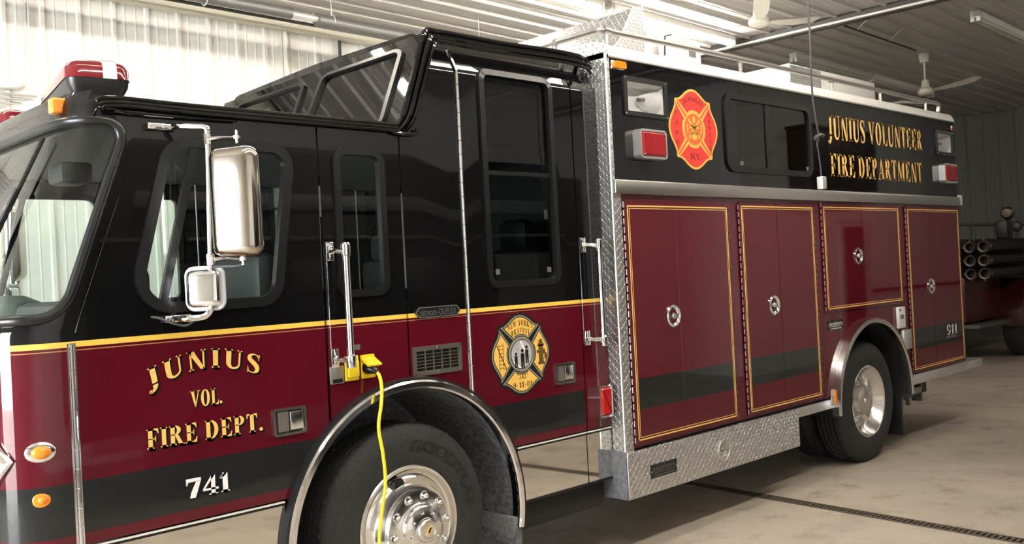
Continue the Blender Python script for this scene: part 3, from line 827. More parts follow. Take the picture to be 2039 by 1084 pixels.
# amber side lamps on the nose corner
def nose_lamp(s, z, rs, rz, body, lens, lens_scale, shift=0., h=.02):
    c = skin(s, z); n = (skin(s, z, .1)-c).normalized(); u = (skin(s+.01, z)-skin(s-.01, z)).normalized(); v = n.cross(u)
    def dome(mb, a, b, h, sh, base):
        rows = []
        for q in range(7):
            t = q/6*pi/2
            rows.append([mb.b.verts.new(c+u*(sh+a*cos(t)*cos(k*pi/10))+v*(b*cos(t)*sin(k*pi/10))+n*(base+h*sin(t))) for k in range(20)] if q < 6 else [mb.b.verts.new(c+u*sh+n*(base+h))])
        for q in range(5):
            for k in range(20): mb.b.faces.new([rows[q][k], rows[q][(k+1) % 20], rows[q+1][(k+1) % 20], rows[q+1][k]])
        for k in range(20): mb.b.faces.new([rows[5][k], rows[5][(k+1) % 20], rows[6][0]])
    b = MB(); dome(b, rs, rz, h*.7, 0, -.004); b = b.build('side_lamp', body, truck, smooth=60)
    l = MB(); dome(l, rs*lens_scale, rz*lens_scale*.95, h, shift, .002); l.build('lens', lens, b, smooth=60)
    return b
nose_lamp(.140, 1.178, .055, .042, 'chrome', 'lens_amber', .68, .0, .026)
nose_lamp(.142, .998, .033, .032, 'lens_amber', 'lens_amber', .45, .0, .010)
# head lamp surround, marker lamps on the header
hl = MB(); c = [skin(.255, 1.15, .012), skin(.34, 1.24, .012), skin(.80, 1.21, .01), skin(.88, 1.13, .01), skin(.80, 1.04, .01), skin(.34, 1.04, .012)]
hl.tube(c, .022, 8, closed=True); hl = hl.build('headlamp', 'chrome', truck)
m = MB(); m.face([q+Vector((-.003, 0, 0)) for q in c]); m.build('headlamp_lens', 'lens_clear', hl)
MB().tube([skin(.30, .66, .05), skin(1.0, .66, .08), skin(_S[-1]-1.0, .66, .08), skin(_S[-1]-.30, .66, .05)], .09, 10, squash=1.6).build('bumper', 'chrome', truck)
for s in (.40, _S[-1]-.40):
    p = skin(s, 2.525)
    MB().box(p.x-.03, p.x+.05, p.y-.035, p.y+.035, 2.500, 2.565, .01).build('marker_light', 'lens_amber', truck)
# light bar: two angled halves
def lightbar(y0, y1, sg):
    Lb = empty('light_bar', truck, (1.495, y0, 2.640)); Lb.rotation_euler = (0, 0, R(-9)*sg)
    D = (y1-y0)
    ends = rpoly([(-.128, 0), (.128, 0), (.128, D), (-.128, D)], .06, 6)
    m = MB(); rows = [[m.b.verts.new((p[0], p[1], zz)) for p in inset(ends, ii)] for zz, ii in ((-.10, .055), (-.05, .030), (-.012, .008), (.018, .004))]
    for i in range(3):
        for k in range(len(ends)): m.b.faces.new([rows[i][k], rows[i][(k+1) % len(ends)], rows[i+1][(k+1) % len(ends)], rows[i+1][k]])
    m.b.faces.new(rows[0]); m.b.faces.new(rows[-1]); m.build('base', 'badge_black', Lb)
    def dome(poly, z0, z1):
        q = MB(); n = len(poly); rows = []
        for zz, ii in ((z0, 0), (z0+(z1-z0)*.55, .002), (z0+(z1-z0)*.82, .016), (z1, .045)):
            rows.append([q.b.verts.new((p[0], p[1], zz)) for p in inset(poly, ii)])
        for i in range(3):
            for k in range(n): q.b.faces.new([rows[i][k], rows[i][(k+1) % n], rows[i+1][(k+1) % n], rows[i+1][k]])
        q.b.faces.new(rows[-1]); return q
    dome(ends, .018, .098).build('dome', 'lens_dark_red', Lb, smooth=50)
    m = MB().plate([(-.004, .016), (-.004, .064), (.010, .088), (.040, .1015), (.16, .1015), (.16, .016)], (), .012, .066, fn=lambda u, v, w: (w, u, v)); m.build('clear_lens', 'lens_clear', Lb)['label'] = 'clear window in the red dome'
    return Lb
lightbar(.27, .98, 1)
lb = lightbar(1.52, 2.23, -1); lb.location.x = 1.60
# mirrors
def side_mirror():
    M0 = empty('side_mirror', truck); y = -.07; px = 1.783
    P = smooth_path([(1.70, CY-.022, 2.437), (1.712, CY-.06, 2.437), (1.752, -.03, 2.428), (px, y, 2.418), (px+.004, y, 2.36), (px-.004, y, 2.05), (px-.014, y, 1.76), (px-.018, y, 1.68), (1.745, -.055, 1.650), (1.69, -.01, 1.644), (1.66, CY-.03, 1.642)], 6)
    MB().tube(P, .0125, 10).build('mirror_arm', 'chrome', M0)
    for xs, za, zb, bolts in (((1.60, 1.725), 2.424, 2.450, ((1.615, 2.437), (1.665, 2.437))), ((1.633, 1.745), 1.630, 1.660, ((1.645, 1.645), (1.70, 1.645)))):
        b = MB().box(xs[0], xs[1], CY-.030, CY, za, zb, .004)
        for x, z in bolts: b.lathe([(0, CY-.036), (.007, CY-.036), (.007, CY-.03)], (x, 0, z), 'y', 6)
        b.build('arm_bracket', 'polished', M0)
    h = MB().box(-.104, .104, -.052, .052, -.222, .222, .045, 5)
    h.xform(Matrix.Translation((px+.050, y-.128, 2.105)) @ Matrix.Rotation(R(-58), 4, 'Z'))
    hd = h.build('mirror_head', 'mirror_back', M0, smooth=60)
    k = MB()
    for z, zz in ((2.372, 2.372), (1.880, 1.872)):
        k.lathe([(.0135, z-.022), (.018, z-.022), (.018, z+.022), (.0135, z+.022)], (px-(2.4-z)*.02, y, 0), 'z', 12)
        k.tube([(px+.005, y-.01, z), (px+.03, y-.05, z+.002), (px+.055, y-.11, z-.004), (px+.060, y-.135, z-.004)], [.016, .013, .008, .009], 8, squash=.6)
        k.lathe([(0, -.030), (.006, -.030), (.006, -.012), (.014, -.012), (.014, 0), (.006, 0), (.006, .022), (0, .024)], (px+.062, y-.135, z), 'z', 8)
    k.build('mirror_clamp', 'polished', M0)
    MB().lathe([(.0136, 2.35), (.0145, 2.35), (.0145, 2.395), (.0136, 2.395)], (px+.001, y, 0), 'z', 12).build('clamp_sleeve', 'grey_plate', M0)
    c = MB().box(-.072, .072, -.030, .030, -.078, .078, .028, 5); c.xform(Matrix.Translation((px-.030, y+.030, 1.763)) @ Matrix.Rotation(R(-50), 4, 'Z'))
    c = c.build('convex_mirror', 'chrome', M0, smooth=60)
    e = MB(); lp = rrect(-.076, .076, -.082, .082, .03)
    MT = Matrix.Translation((px-.030, y+.030, 1.763)) @ Matrix.Rotation(R(-50), 4, 'Z')
    e.tube([MT @ Vector((p[0], .012, p[1])) for p in lp], .011, 8, closed=True); e.build('mirror_rim', 'lens_clear', c)
    MB().tube(smooth_path([(px+.07, y-.14, 1.870), (px+.06, y-.13, 1.852), (px+.02, y-.05, 1.848), (px-.008, y-.012, 1.850)], 6), .005, 6).build('heater_wire', 'cord_grey', M0)
    MB().tube(smooth_path([(1.585, CY-.004, 1.658), (1.61, CY-.02, 1.652), (1.66, CY-.045, 1.626), (1.71, CY-.055, 1.615), (1.735, CY-.06, 1.63), (1.745, CY-.075, 1.648)], 6), .0055, 6).build('heater_wire', 'cord_grey', M0)
    return M0
M0 = side_mirror()
# far side: mirrored cab plates so that windows line up through the cab
def far_copy(o, parent=truck):
    c = o.copy(); COL.objects.link(c); c.parent = parent
    if parent == truck: c.scale = (1, -1, 1); c.location = (o.location.x, 2.5-o.location.y, o.location.z)
    for k in list(o.children):
        if k.name.split('.')[0] not in ('lettering', 'outlet', 'outlet_plate', 'info_label'): far_copy(k, c)
    return c
for o in (fd, mp, rd, ep, rp, M0): far_copy(o)
# cab interior
it = MB(); it.box(1.15, 2.08, .2, 2.3, .84, .88); it.box(3.66, 4.35, .2, 2.3, .84, .88); it.box(2.06, 3.68, .2, 2.3, 1.27, 1.30); it.box(4.34, 4.38, .2, 2.3, .88, 2.95); it.box(2.15, 3.4, .85, 1.65, 1.29, 1.62, .05)
it.box(1.45, 4.35, .16, 2.34, 2.47, 2.50); it.build('cab_floor', 'cab_lining', truck)
d = MB(); d.box(1.12, 1.52, .16, 2.34, 1.30, 1.60, .05); d.box(1.30, 1.56, .20, .95, 1.58, 1.74, .06); d.box(1.25, 1.50, .98, 1.50, 1.58, 1.66, .04)
d = d.build('dashboard', 'dash_grey', truck)
MB().lathe([(0, 1.78), (.08, 1.775), (.15, 1.74), (.17, 1.66), (.17, 1.58)], (1.38, 1.28, 0), 'z', 24).build('engine_cover', 'dash_pale', d)
MB().tube([(1.52, .48, 1.60), (1.62, .50, 1.70)], .025, 8).build('steering_column', 'vinyl_seat', d)
sw = [Vector((1.64+.06*sin(a), .52+.21*cos(a), 1.70+.19*sin(a))) for a in [2*pi*k/28 for k in range(28)]]
MB().tube(sw, .014, 8, closed=True).build('steering_wheel', 'vinyl_seat', d)
for x, y in ((2.02, .50), (2.02, 1.98), (3.92, .55), (3.92, 1.95)):
    s = MB().box(x-.26, x+.24, y-.24, y+.24, 1.22, 1.34, .05); s.box(x+.14, x+.28, y-.24, y+.24, 1.32, 1.92, .06); s.box(x+.15, x+.26, y-.13, y+.13, 1.90, 2.10, .05)
    s.box(x-.2, x+.2, y-.18, y+.18, .88, 1.22); s.build('seat', 'vinyl_seat', truck)
MB().box(1.78, 1.95, 1.0, 1.22, 1.55, 1.80, .02).build('map_bin', 'cab_red_bin', truck)
MB().box(1.55, 1.70, .95, 1.15, 2.30, 2.40, .02).build('overhead_radio', 'vinyl_seat', truck)
# ================================================================== RESCUE BODY (part of the truck)
BX0, BX1 = 4.42, 9.79
# front wall and corner of tread plate, far side, rear and deck
m = MB()
m.box(BX0, BX0+.012, 0, 2.5, .63, 3.085)
m.box(BX0, 4.452, 0, .012, 2.30, 3.075); m.box(BX0, 4.500, 0, .012, .63, 2.225)
m.build('corner_plate', 'diamond_plate', truck, smooth=0)
m = MB(); m.box(4.45, BX1, 2.488, 2.5, .63, 3.08); m.box(BX1-.012, BX1, 0.01, 2.49, .66, 3.08); m.build('body_shell', 'black_paint', truck)
MB().tube([(BX0+.006, .006, .63), (BX0+.006, .006, 3.08)], .010, 8).build('corner_bead', 'aluminium', truck)
# upper black wall with window and two recessed scene lights
bwin = rrect(5.690, 6.865, 2.420, 2.945, .075)
sl = [(4.602, 4.984, 2.738, 2.930), (9.350, 9.700, 2.742, 2.925)]
up = MB().plate([(4.452, 2.305), (BX1, 2.305), (BX1, 3.062), (4.452, 3.062)], [bwin]+[rect(a, b, c, d) for a, b, c, d in sl], 0, .014).build('upper_panel', 'black_paint', truck)
wf = window(up, bwin, 0, .04, 'dark_glass', proud=.016)
MB().box(6.215, 6.275, -.006, .016, 2.43, 2.935).build('mid_bar', 'gasket', wf)
m = MB()
for x, z in ((5.86, 2.455), (6.80, 2.455)): m.box(x, x+.04, .000, .006, z, z+.03, .003)
m.build('window_clip', 'badge_grey', wf)
# blinds / cabinet line seen dimly behind the glass
MB().box(5.6, 7.0, .25, .27, 2.30, 2.50).build('interior_counter', 'diamond_plate', truck, smooth=0)
MB().box(5.5, 7.1, 1.9, 1.92, 1.9, 3.0).build('interior_wall', 'cab_lining', truck)
for a, b, c, d in sl:
    o = rrect(a-.030, b+.030, c-.028, d+.028, .012, 3)
    fr = MB().ring(o, inset(rrect(a, b, c, d, .004, 3), .002), -.012, .002).build('scene_light', 'badge_black', up)
    m = MB(); D = .085
    m.face([(a, 0, c), (a, 0, d), (a+.06, D, d-.03), (a+.06, D, c+.03)]); m.face([(a, 0, d), (b, 0, d), (b-.03, D, d-.03), (a+.06, D, d-.03)])
    m.face([(a, 0, c), (b, 0, c), (b-.03, D, c+.03), (a+.06, D, c+.03)]); m.face([(a+.06, D, c+.03), (b-.03, D, c+.03), (b-.03, D, d-.03), (a+.06, D, d-.03)])
    m.face([(b, 0, c), (b, 0, d), (b-.03, D, d-.03), (b-.03, D, c+.03)]); m.build('reflector', 'reflector', fr, smooth=0)
    # bowl half sunk in the rear end of the recess
    m = MB(); zc = (c+d)/2; rows = []
    for i in range(9):
        t = i/8; rr = .088*sqrt(t); rows.append([m.b.verts.new((b-.19+.188*t, .083-rr*.88*sin(k*pi/16), zc+rr*cos(k*pi/16))) for k in range(17)])
    for i in range(8):
        for k in range(16):
            try: m.b.faces.new([rows[i][k], rows[i][k+1], rows[i+1][k+1], rows[i+1][k]])
            except ValueError: pass
    m.build('reflector_bowl', 'white_plastic', fr, smooth=60)
    MB().tube([(b-.20, .055, zc), (b-.155, .035, zc)], .014, 10).build('bulb', 'badge_grey', fr)
    MB().plate(rect(a, b, c, d), (), -.002, .001).build('lens', 'lamp_glass', fr, smooth=0)
    s = MB()
    for x in (a-.018, b+.018):
        for z in (c-.016, d+.016): s.lathe([(0, -.017), (.005, -.016), (.006, -.012)], (x, 0, z), 'y', 8)
    s.build('screw', 'chrome', fr)
warn_light(up, 4.645, 4.918, 2.440, 2.625, 0, .062, .028, side=.014)
warn_light(up, 9.362, 9.662, 2.436, 2.622, 0, .062, .028, side=.014)
def marker(x0, x1, z0, z1, lens):
    b = MB().box(x0, x1, -.012, 0, z0, z1, .006).build('marker_light', 'chrome', up)
    o = rpoly([(x0+.010, z0+.006), (x1-.006, z0+.006), (x1-.008, z1-.006), (x0+.014, z1-.006)], .012, 4)
    MB().plate(o, (), -.032, -.010).build('lens', lens, b)
marker(4.462, 4.590, 2.984, 3.040, 'lens_amber'); marker(9.700, 9.782, 2.975, 3.020, 'lens_dark_red')
flat_words('lettering', up, 'JUNIUS VOLUNTEER', 7.170, 9.000, 2.728, 2.925, ('gold_leaf',), y=0, track=.07)
flat_words('lettering', up, 'FIRE DEPARTMENT', 7.185, 8.960, 2.424, 2.612, ('gold_leaf',), y=0, track=.07)
# department badges: four-lobed fire service cross
def lobe(k, sc=1., r0=.42, cor=.71, sh=.0):
    """one lobe of the cross in unit size, pointing up before turning by k quarter turns"""
    top = [(-cor+.03, cor-.03), (-.56, .735), (-.44, .80), (-.30, .90), (-.15, .975), (0, 1.0)]
    top = top+[(-x, y) for x, y in reversed(top[:-1])]
    inn = [(r0*sin(R(a)), r0*cos(R(a))) for a in (38, 25, 12, 0, -12, -25, -38)]
    P = [(x, y) for x, y in top]+inn; cx, cy = 0, .66
    P = [(cx+(x-cx)*sc, cy+(y-cy)*sc) for x, y in P]
    # open the slit between neighbours
    a = -k*pi/2; return [(x*cos(a)-y*sin(a), x*sin(a)+y*cos(a)) for x, y in P]
def cross_outline(grow=0.):
    P = []
    for k in range(4):
        q = [(-.70, .72), (-.56, .735), (-.44, .80), (-.30, .90), (-.15, .975), (0, 1.0)]
        q = q+[(-x, y) for x, y in reversed(q[:-1])]; a = -k*pi/2
        P += [(x*cos(a)-y*sin(a), x*sin(a)+y*cos(a)) for x, y in q]
    return [(x*(1+grow), y*(1+grow)) for x, y in P]
def put(P, cx, cz, rx, rz): return [(cx+x*rx, cz+y*rz) for x, y in P]
def circ(r, n=40): return [(r*cos(2*pi*i/n), r*sin(2*pi*i/n)) for i in range(n)]
def narrow(P, d):  # keep the lobe but pull its sides in
    return inset(P, d)
def badge(parent, cx, cz, rx, rz, y, style):
    k = MB(); L = []
    gold = style == 'gold'
    k.plate(put(cross_outline(.035 if gold else .0), cx, cz, rx, rz), (), y-.002, y)
    b = k.build('emblem', 'emblem_black' if gold else 'emblem_yellow', parent, smooth=0)
    def layer(name, mt, polys, yy):
        q = MB()
        for p in polys: q.plate(put(p, cx, cz, rx, rz), (), yy, yy+.0006)
        return q.build(name, mt, b, smooth=0)
    if gold:
        layer('emblem_border', 'emblem_silver', [inset(lobe(i), .026) for i in range(4)], y-.0028)
        layer('emblem_outline', 'emblem_black', [inset(lobe(i), .064) for i in range(4)], y-.0036)
        layer('emblem_field', 'emblem_gold', [inset(lobe(i), .084) for i in range(4)], y-.0044)
        layer('centre_outline', 'emblem_black', [circ(.455)], y-.0052)
        layer('centre_ring', 'emblem_silver', [circ(.435)], y-.006)
        layer('centre_outline', 'emblem_black', [circ(.368)], y-.0068)
        layer('centre_disc', 'emblem_grey', [circ(.350)], y-.0076)
        # plain standing figures in the middle
        fg = []
        for x, z, s in ((-.20, -.32, .8), (.02, -.36, 1.05), (.17, -.24, .95)):
            fg += [[(x-.055*s, z), (x-.012*s, z), (x, z+.20*s), (x+.012*s, z), (x+.055*s, z), (x+.06*s, z+.36*s), (x-.06*s, z+.36*s)], [(x+.045*s*cos(a*pi/5), z+.42*s+.05*s*sin(a*pi/5)) for a in range(10)]]
        layer('centre_figure', 'emblem_black', fg, y-.0084)
        layer('centre_pale', 'white_vinyl', [[(-.30, -.14), (-.26, -.24), (-.10, -.335), (-.02, -.345), (-.12, -.26), (-.2, -.2)], [(-.05, .33), (0, .33), (.14, .05), (.10, .04)]], y-.0080)
        t = MB()
        lettering(t, "NEW YORK'S", lambda s, v: (cx+(-.43+.86*s)*rx, cz+(.600+.105*sin(pi*s)+.145*v)*rz), .10, y-.0052)
        lettering(t, 'BRAVEST', lambda s, v: (cx+(-.31+.62*s)*rx, cz+(.455+.07*sin(pi*s)+.13*v)*rz), .10, y-.0052)
        lettering(t, '"343"', lambda s, v: (cx+(-.18+.36*s)*rx, cz+(-.615+.125*v)*rz), .08, y-.0052)
        lettering(t, '9-11-01', lambda s, v: (cx+(-.33+.66*s)*rx, cz+(-.825+.135*v)*rz), .10, y-.0052)
        t.build('emblem_lettering', 'emblem_brown', b, smooth=0, recalc=False, weld=0)
        # hydrant on one side lobe, ladder and pike pole on the other
        hy = [rect(.60, .76, -.26, .18), rect(.57, .79, .14, .20), rect(.57, .79, -.32, -.25), [(.60, .20), (.76, .20), (.74, .29), (.68, .33), (.62, .29)], rect(.76, .83, -.06, .06), rect(.53, .60, -.03, .05), [(.84+.045*cos(a*pi/5), -.12+.10*sin(a*pi/5)) for a in range(10)]]
        hy = layer('hydrant_motif', 'emblem_brown', hy, y-.0050)
        ld = [[(-.83, .29), (-.81, .31), (-.50, -.33), (-.53, -.34)]]
        for i in range(7): z = .26-.09*i; ld.append(rect(-.74, -.60, z-.008, z+.008))
        ld += [rect(-.745, -.73, -.34, .30), rect(-.61, -.595, -.34, .30)]
        layer('ladder_motif', 'emblem_brown', ld, y-.0050)
    else:
        layer('emblem_field', 'emblem_red', [inset(lobe(i), .055) for i in range(4)], y-.0028)
        for i in range(4):
            a = pi/4+i*pi/2; u = (cos(a), sin(a)); v = (-sin(a), cos(a))
            sl = [[(u[0]*r+v[0]*w, u[1]*r+v[1]*w) for r, w in ((.36, -.020), (.90, -.020), (.90, .020), (.36, .020))]]
            layer('emblem_slit', 'emblem_red', sl, y-.0030)
        layer('centre_ring', 'emblem_yellow', [circ(.405)], y-.0036)
        layer('centre_disc', 'emblem_orange', [circ(.385)], y-.0044)
        # plain crossed tools and helmet shape in the disc
        cs = []
        for sg in (-1, 1):
            for w in (0, .05): cs.append([(sg*(-.24), -.24+w), (sg*(-.22), -.26+w), (sg*.24, .20+w), (sg*.22, .22+w)])
        cs += [rect(-.05, .05, .16, .31), [(-.20, .02), (.20, .02), (.13, .11), (-.13, .11)], [(-.24, -.12), (0, -.04), (.24, -.12), (.2, -.16), (0, -.09), (-.2, -.16)], [(.10*cos(a*pi/8), -.2+.07*sin(a*pi/8)) for a in range(16)], rect(-.30, -.26, -.1, .12), rect(.26, .30, -.1, .12)]
        layer('centre_motif', 'emblem_yellow', cs, y-.0052)
        t = MB()
        def arcfn(u, v): a = R(122-64*u); q = .66+.15*v; return (cx+q*cos(a)*rx, y-.0042, cz+q*sin(a)*rz)
        sans('JUNIUS', 0, 1, 0, 1, y, t, arcfn)
        sans('N.Y.', cx-.19*rx, cx+.21*rx, cz-.76*rz, cz-.60*rz, y-.0042, t)
        for i, c in enumerate('FIRE'):
            z = .36-.24*i; w = .018 if c == 'I' else .055; sans(c, cx+(-.68-w)*rx, cx+(-.68+w)*rx, cz+(z-.05)*rz, cz+(z+.05)*rz, y-.0042, t)
        for i, c in enumerate('RESCUE'):
            z = .40-.165*i; x = .66; sans(c, cx+(x-.045)*rx, cx+(x+.045)*rx, cz+(z-.05)*rz, cz+(z+.05)*rz, y-.0042, t)
        t.build('emblem_lettering', 'emblem_dark_red', b, smooth=0, recalc=False, weld=0)
    return b
badge(rd, 3.672, 1.308, .230, .226, CY, 'gold')['label'] = 'gold and black four-lobed cross decal'
badge(up, 5.305, 2.672, .280, .272, 0, 'red')['label'] = 'red and yellow four-lobed cross decal'
# rub rail, red lower wall, doors
MB().box(4.424, BX1, -.026, .01, 2.216, 2.303, .006).build('rub_rail', 'brushed', truck)
ax = sqrt(RA*RA-(.648-RZ)**2); aa = math.degrees(math.asin((.648-RZ)/RA))
lw = MB().plate([(4.500, .648), (RX-ax, .648)]+list(reversed(arc(RX, RZ, RA-.01, aa, 180-aa, 32)))+[(RX+ax, .648), (BX1, .648), (BX1, 2.216), (4.500, 2.216)], (), .004, .016).build('lower_panel', 'red_paint', truck)
def body_door(x0, x1, z0, z1, lock, seam):
    """pair of leaves hinged at both sides; lock = (x, z)"""
    out = []
    for k, (a, b) in enumerate(((x0, seam-.0012), (seam+.0012, x1))):
        d = MB().box(a, b, -.012, .004, z0, z1, .0025, 1).build('compartment_door', 'door_paint', truck)
        p = MB()
        for off, w in ((.022, .0085), (.040, .0035)):
            xa, xb = (a+off, b) if k == 0 else (a, b-off)
            p.box(xa, xb, -.0136, -.0125, z1-off-w, z1-off); p.box(xa, xb, -.0136, -.0125, z0+off, z0+off+w)
            if k == 0: p.box(a+off, a+off+w, -.0136, -.0125, z0+off, z1-off)
            else: p.box(b-off-w, b-off, -.0136, -.0125, z0+off, z1-off)
        p.build('pinstripe', 'gold_leaf', d, smooth=0)
        hx = x0-.004 if k == 0 else x1+.004
        m = MB(); z = z0+.01; i = 0
        while z < z1-.02:
            m.lathe([(0, z), (.0055, z), (.0055, z+.036), (0, z+.036)], (hx, -.006, 0), 'z', 8); z += .052
        m.build('hinge', 'hinge_steel', d); out.append(d)
    lx, lz = lock
    m = MB(); m.lathe([(.078, -.012), (.078, -.020), (.072, -.026), (.064, -.026), (.058, -.020), (.05, -.008), (.0, -.006)], (0, 0, 0), 'y', 36)
    m.xform(Matrix.Translation((lx, 0, lz)) @ Matrix.Diagonal((.93, 1, .93, 1))); l = m.build('door_latch', 'chrome', out[0], smooth=35)
    m = MB().box(lx-.048, lx+.048, -.024, -.014, lz-.012, lz+.012, .004); m.lathe([(0, -.028), (.018, -.028), (.022, -.018)], (lx, 0, lz), 'y', 16); m.build('tee_handle', 'polished', l)
    return out
body_door(4.515, 5.652, .668, 2.170, (4.950, 1.436), 5.030)
body_door(5.790, 6.850, .668, 2.185, (6.187, 1.434), 6.290)
body_door(6.982, 8.396, 1.325, 2.195, (7.562, 1.765), 7.660)
d4 = body_door(8.540, 9.762, .676, 2.195, (9.010, 1.446), 9.060)
flat_text('lettering', d4[1], '911', line_warp(9.315, 9.570, .955, 1.055), ('white_vinyl',), y=-.012, track=.02)['label'] = 'white number'
MB().box(9.29, 9.54, -.0135, -.0124, .925, .945).build('number_label', 'badge_grey', d4[1])
# lower rails, rear step
MB().box(6.470, 7.040, -.006, .04, .560, .632, .004).build('lower_rail', 'aluminium', truck)
MB().box(8.440, 9.80, -.010, .04, .565, .655, .004).build('lower_rail', 'aluminium', truck)
MB().box(9.78, 10.22, -.005, 2.5, .570, .650, .01).build('rear_step', 'aluminium', truck)
# tread plate step box with maker's plate and latch
sb = MB().box(4.414, 6.462, -.012, .60, .346, .632, .004, 1).build('step_box', 'diamond_plate', truck, smooth=0)
MB().box(4.405, 4.416, -.010, .598, .350, .640).build('end_plate', 'mudflap', sb)
MB().box(4.416, 4.432, -.016, .0, .352, .628, .003).build('corner_bead', 'aluminium', sb)
m = MB(); m.lathe([(.075, -.012), (.075, -.020), (.066, -.024), (.058, -.018), (.052, .002), (0, .004)], (5.455, 0, .481), 'y', 32); l = m.build('door_latch', 'brushed', sb, smooth=35)
m = MB().box(5.44, 5.47, -.018, -.004, .44, .525, .004); m.box(5.405, 5.505, -.012, -.006, .475, .488, .003); m.build('tee_handle', 'polished', l)
def maker_plate(parent, x0, x1, z0, z1, y):
    b = MB().box(x0, x1, y-.005, y, z0, z1, .002, 1).build('maker_plate', 'badge_black', parent)
    m = MB(); w = x1-x0; h = z1-z0
    sans('saulsbury', x0+.09*w, x1-.08*w, z0+.38*h, z1-.12*h, y-.0062, m); m.box(x0+.10*w, x1-.22*w, y-.0064, y-.006, z0+.36*h, z0+.40*h)
    m.box(x0+.14*w, x1-.14*w, y-.0064, y-.006, z0+.14*h, z0+.20*h)
    m.build('plate_lettering', 'badge_grey' if y < -.011 else 'white_vinyl', b, smooth=0, recalc=False)
    s = MB()
    for x in (x0+.03*w, x1-.03*w): s.lathe([(0, y-.008), (.005, y-.007), (.005, y-.005)], (x, 0, (z0+z1)/2), 'y', 8)
    s.build('screw', 'chrome', b)
maker_plate(sb, 4.632, 4.905, .438, .524, -.012); maker_plate(lw, 7.005, 7.262, 1.176, 1.254, .004)
o = MB().box(8.255, 8.400, -.022, .004, 1.100, 1.290, .006).build('charger_cover', 'white_plastic', lw)
MB().box(8.285, 8.355, -.026, -.020, 1.185, 1.220, .003).build('cover_label', 'badge_grey', o)
MB().lathe([(0, -.03), (.01, -.028), (.01, -.02)], (8.285, 0, 1.262), 'y', 10).build('screw', 'badge_black', o)
MB().box(8.310, 8.470, -.040, .004, .905, 1.082, .014).build('vent_cover', 'aluminium', lw)
o = MB().box(6.915, 6.995, -.050, -.03, .590, .722, .012).build('side_marker', 'chrome', truck)
MB().box(6.955, 6.998, -.058, -.045, .600, .712, .008).build('lens', 'lens_amber', o)
MB().box(9.79, 9.93, .0, .10, 2.225, 2.330, .012).build('rear_light', 'white_plastic', truck)
# roof: white rolled edge, grab rail, boxes
rp_ = [(-.004, 3.058), (-.006, 3.075), (.004, 3.10), (.016, 3.125), (.040, 3.145), (.11, 3.155), (.60, 3.165), (1.25, 3.175), (2.4, 3.165), (2.5, 3.06)]
m = MB(); A = [m.b.verts.new((4.445, y, z)) for y, z in rp_]; B = [m.b.verts.new((9.80, y, z)) for y, z in rp_]
for i in range(len(rp_)-1): m.b.faces.new([A[i], A[i+1], B[i+1], B[i]])
m.b.faces.new(A); m.b.faces.new(B); m.build('body_roof', 'white_metal', truck, smooth=50)
MB().plate([(0, 3.05), (0, 3.10), (.03, 3.15), (.12, 3.165), (2.38, 3.165), (2.5, 3.05)], (), 4.42, 4.446, fn=lambda u, v, w: (w, u, v)).build('roof_edge_plate', 'diamond_plate', truck, smooth=0)
MB().box(4.445, 9.80, -.010, .004, 3.052, 3.066, .003).build('drip_edge', 'grey_plate', truck)
m = MB(); rz = 3.24
m.tube(smooth_path([(9.60, .07, 3.16), (9.60, .06, rz-.02), (9.56, .06, rz), (9.40, .06, rz), (4.55, .06, rz), (4.47, .08, rz), (4.46, .20, rz), (4.46, 1.25, rz), (4.46, 2.3, rz)], 5), .019, 8)
rl = m.build('roof_rail', 'steel_pipe', truck)
for x, y in ((4.52, .06), (6.02, .06), (7.40, .06), (8.30, .06), (9.28, .06), (4.46, .45), (4.46, 1.4)):
    s = MB().tube([(x, y, 3.12), (x, y, rz+.005)], .014, 8); s.lathe([(.021, -.03), (.025, -.02), (.025, .02), (.021, .03)], (x, y, rz), 'x' if y < .1 else 'y', 10); s.build('rail_post', 'steel_pipe', rl)
MB().tube(smooth_path([(9.25, .06, rz-.02), (9.05, .20, rz-.01), (8.95, .45, 3.19)], 5), .014, 8).build('rail_brace', 'steel_pipe', rl)
# folded tread-plate wedge at the front of the deck, deck boxes behind
m = MB()
P = [(5.02, 3.17), (5.30, 3.40), (5.475, 3.665), (5.60, 3.70), (5.60, 3.17)]
m.plate(P, (), .60, 2.15, fn=lambda u, v, w: (u, w, v)); m.build('deck_housing', 'diamond_plate', truck, smooth=0)
MB().tube([(5.02, .60, 3.18), (5.30, .597, 3.40), (5.475, .597, 3.665)], .008, 6).build('housing_bead', 'aluminium', truck)
MB().box(5.60, 5.80, .62, 1.5, 3.20, 3.44, .006).build('deck_box', 'aluminium', truck)
b = MB().box(5.80, 6.50, .72, 1.6, 3.17, 3.57, .01).build('deck_box', 'white_metal', truck)
MB().tube([(5.98, .70, 3.40), (5.98, .69, 3.55), (6.06, .69, 3.57)], .006, 6).build('box_handle', 'badge_black', b)
MB().box(6.33, 6.42, .712, .722, 3.44, 3.52, .002).build('box_latch', 'grey_plate', b)
b = MB().box(7.47, 9.12, .48, 1.5, 3.15, 3.475, .006).build('deck_box', 'white_metal', truck)
MB().box(7.475, 8.02, .474, .482, 3.19, 3.465).build('box_front', 'diamond_plate', b, smooth=0)
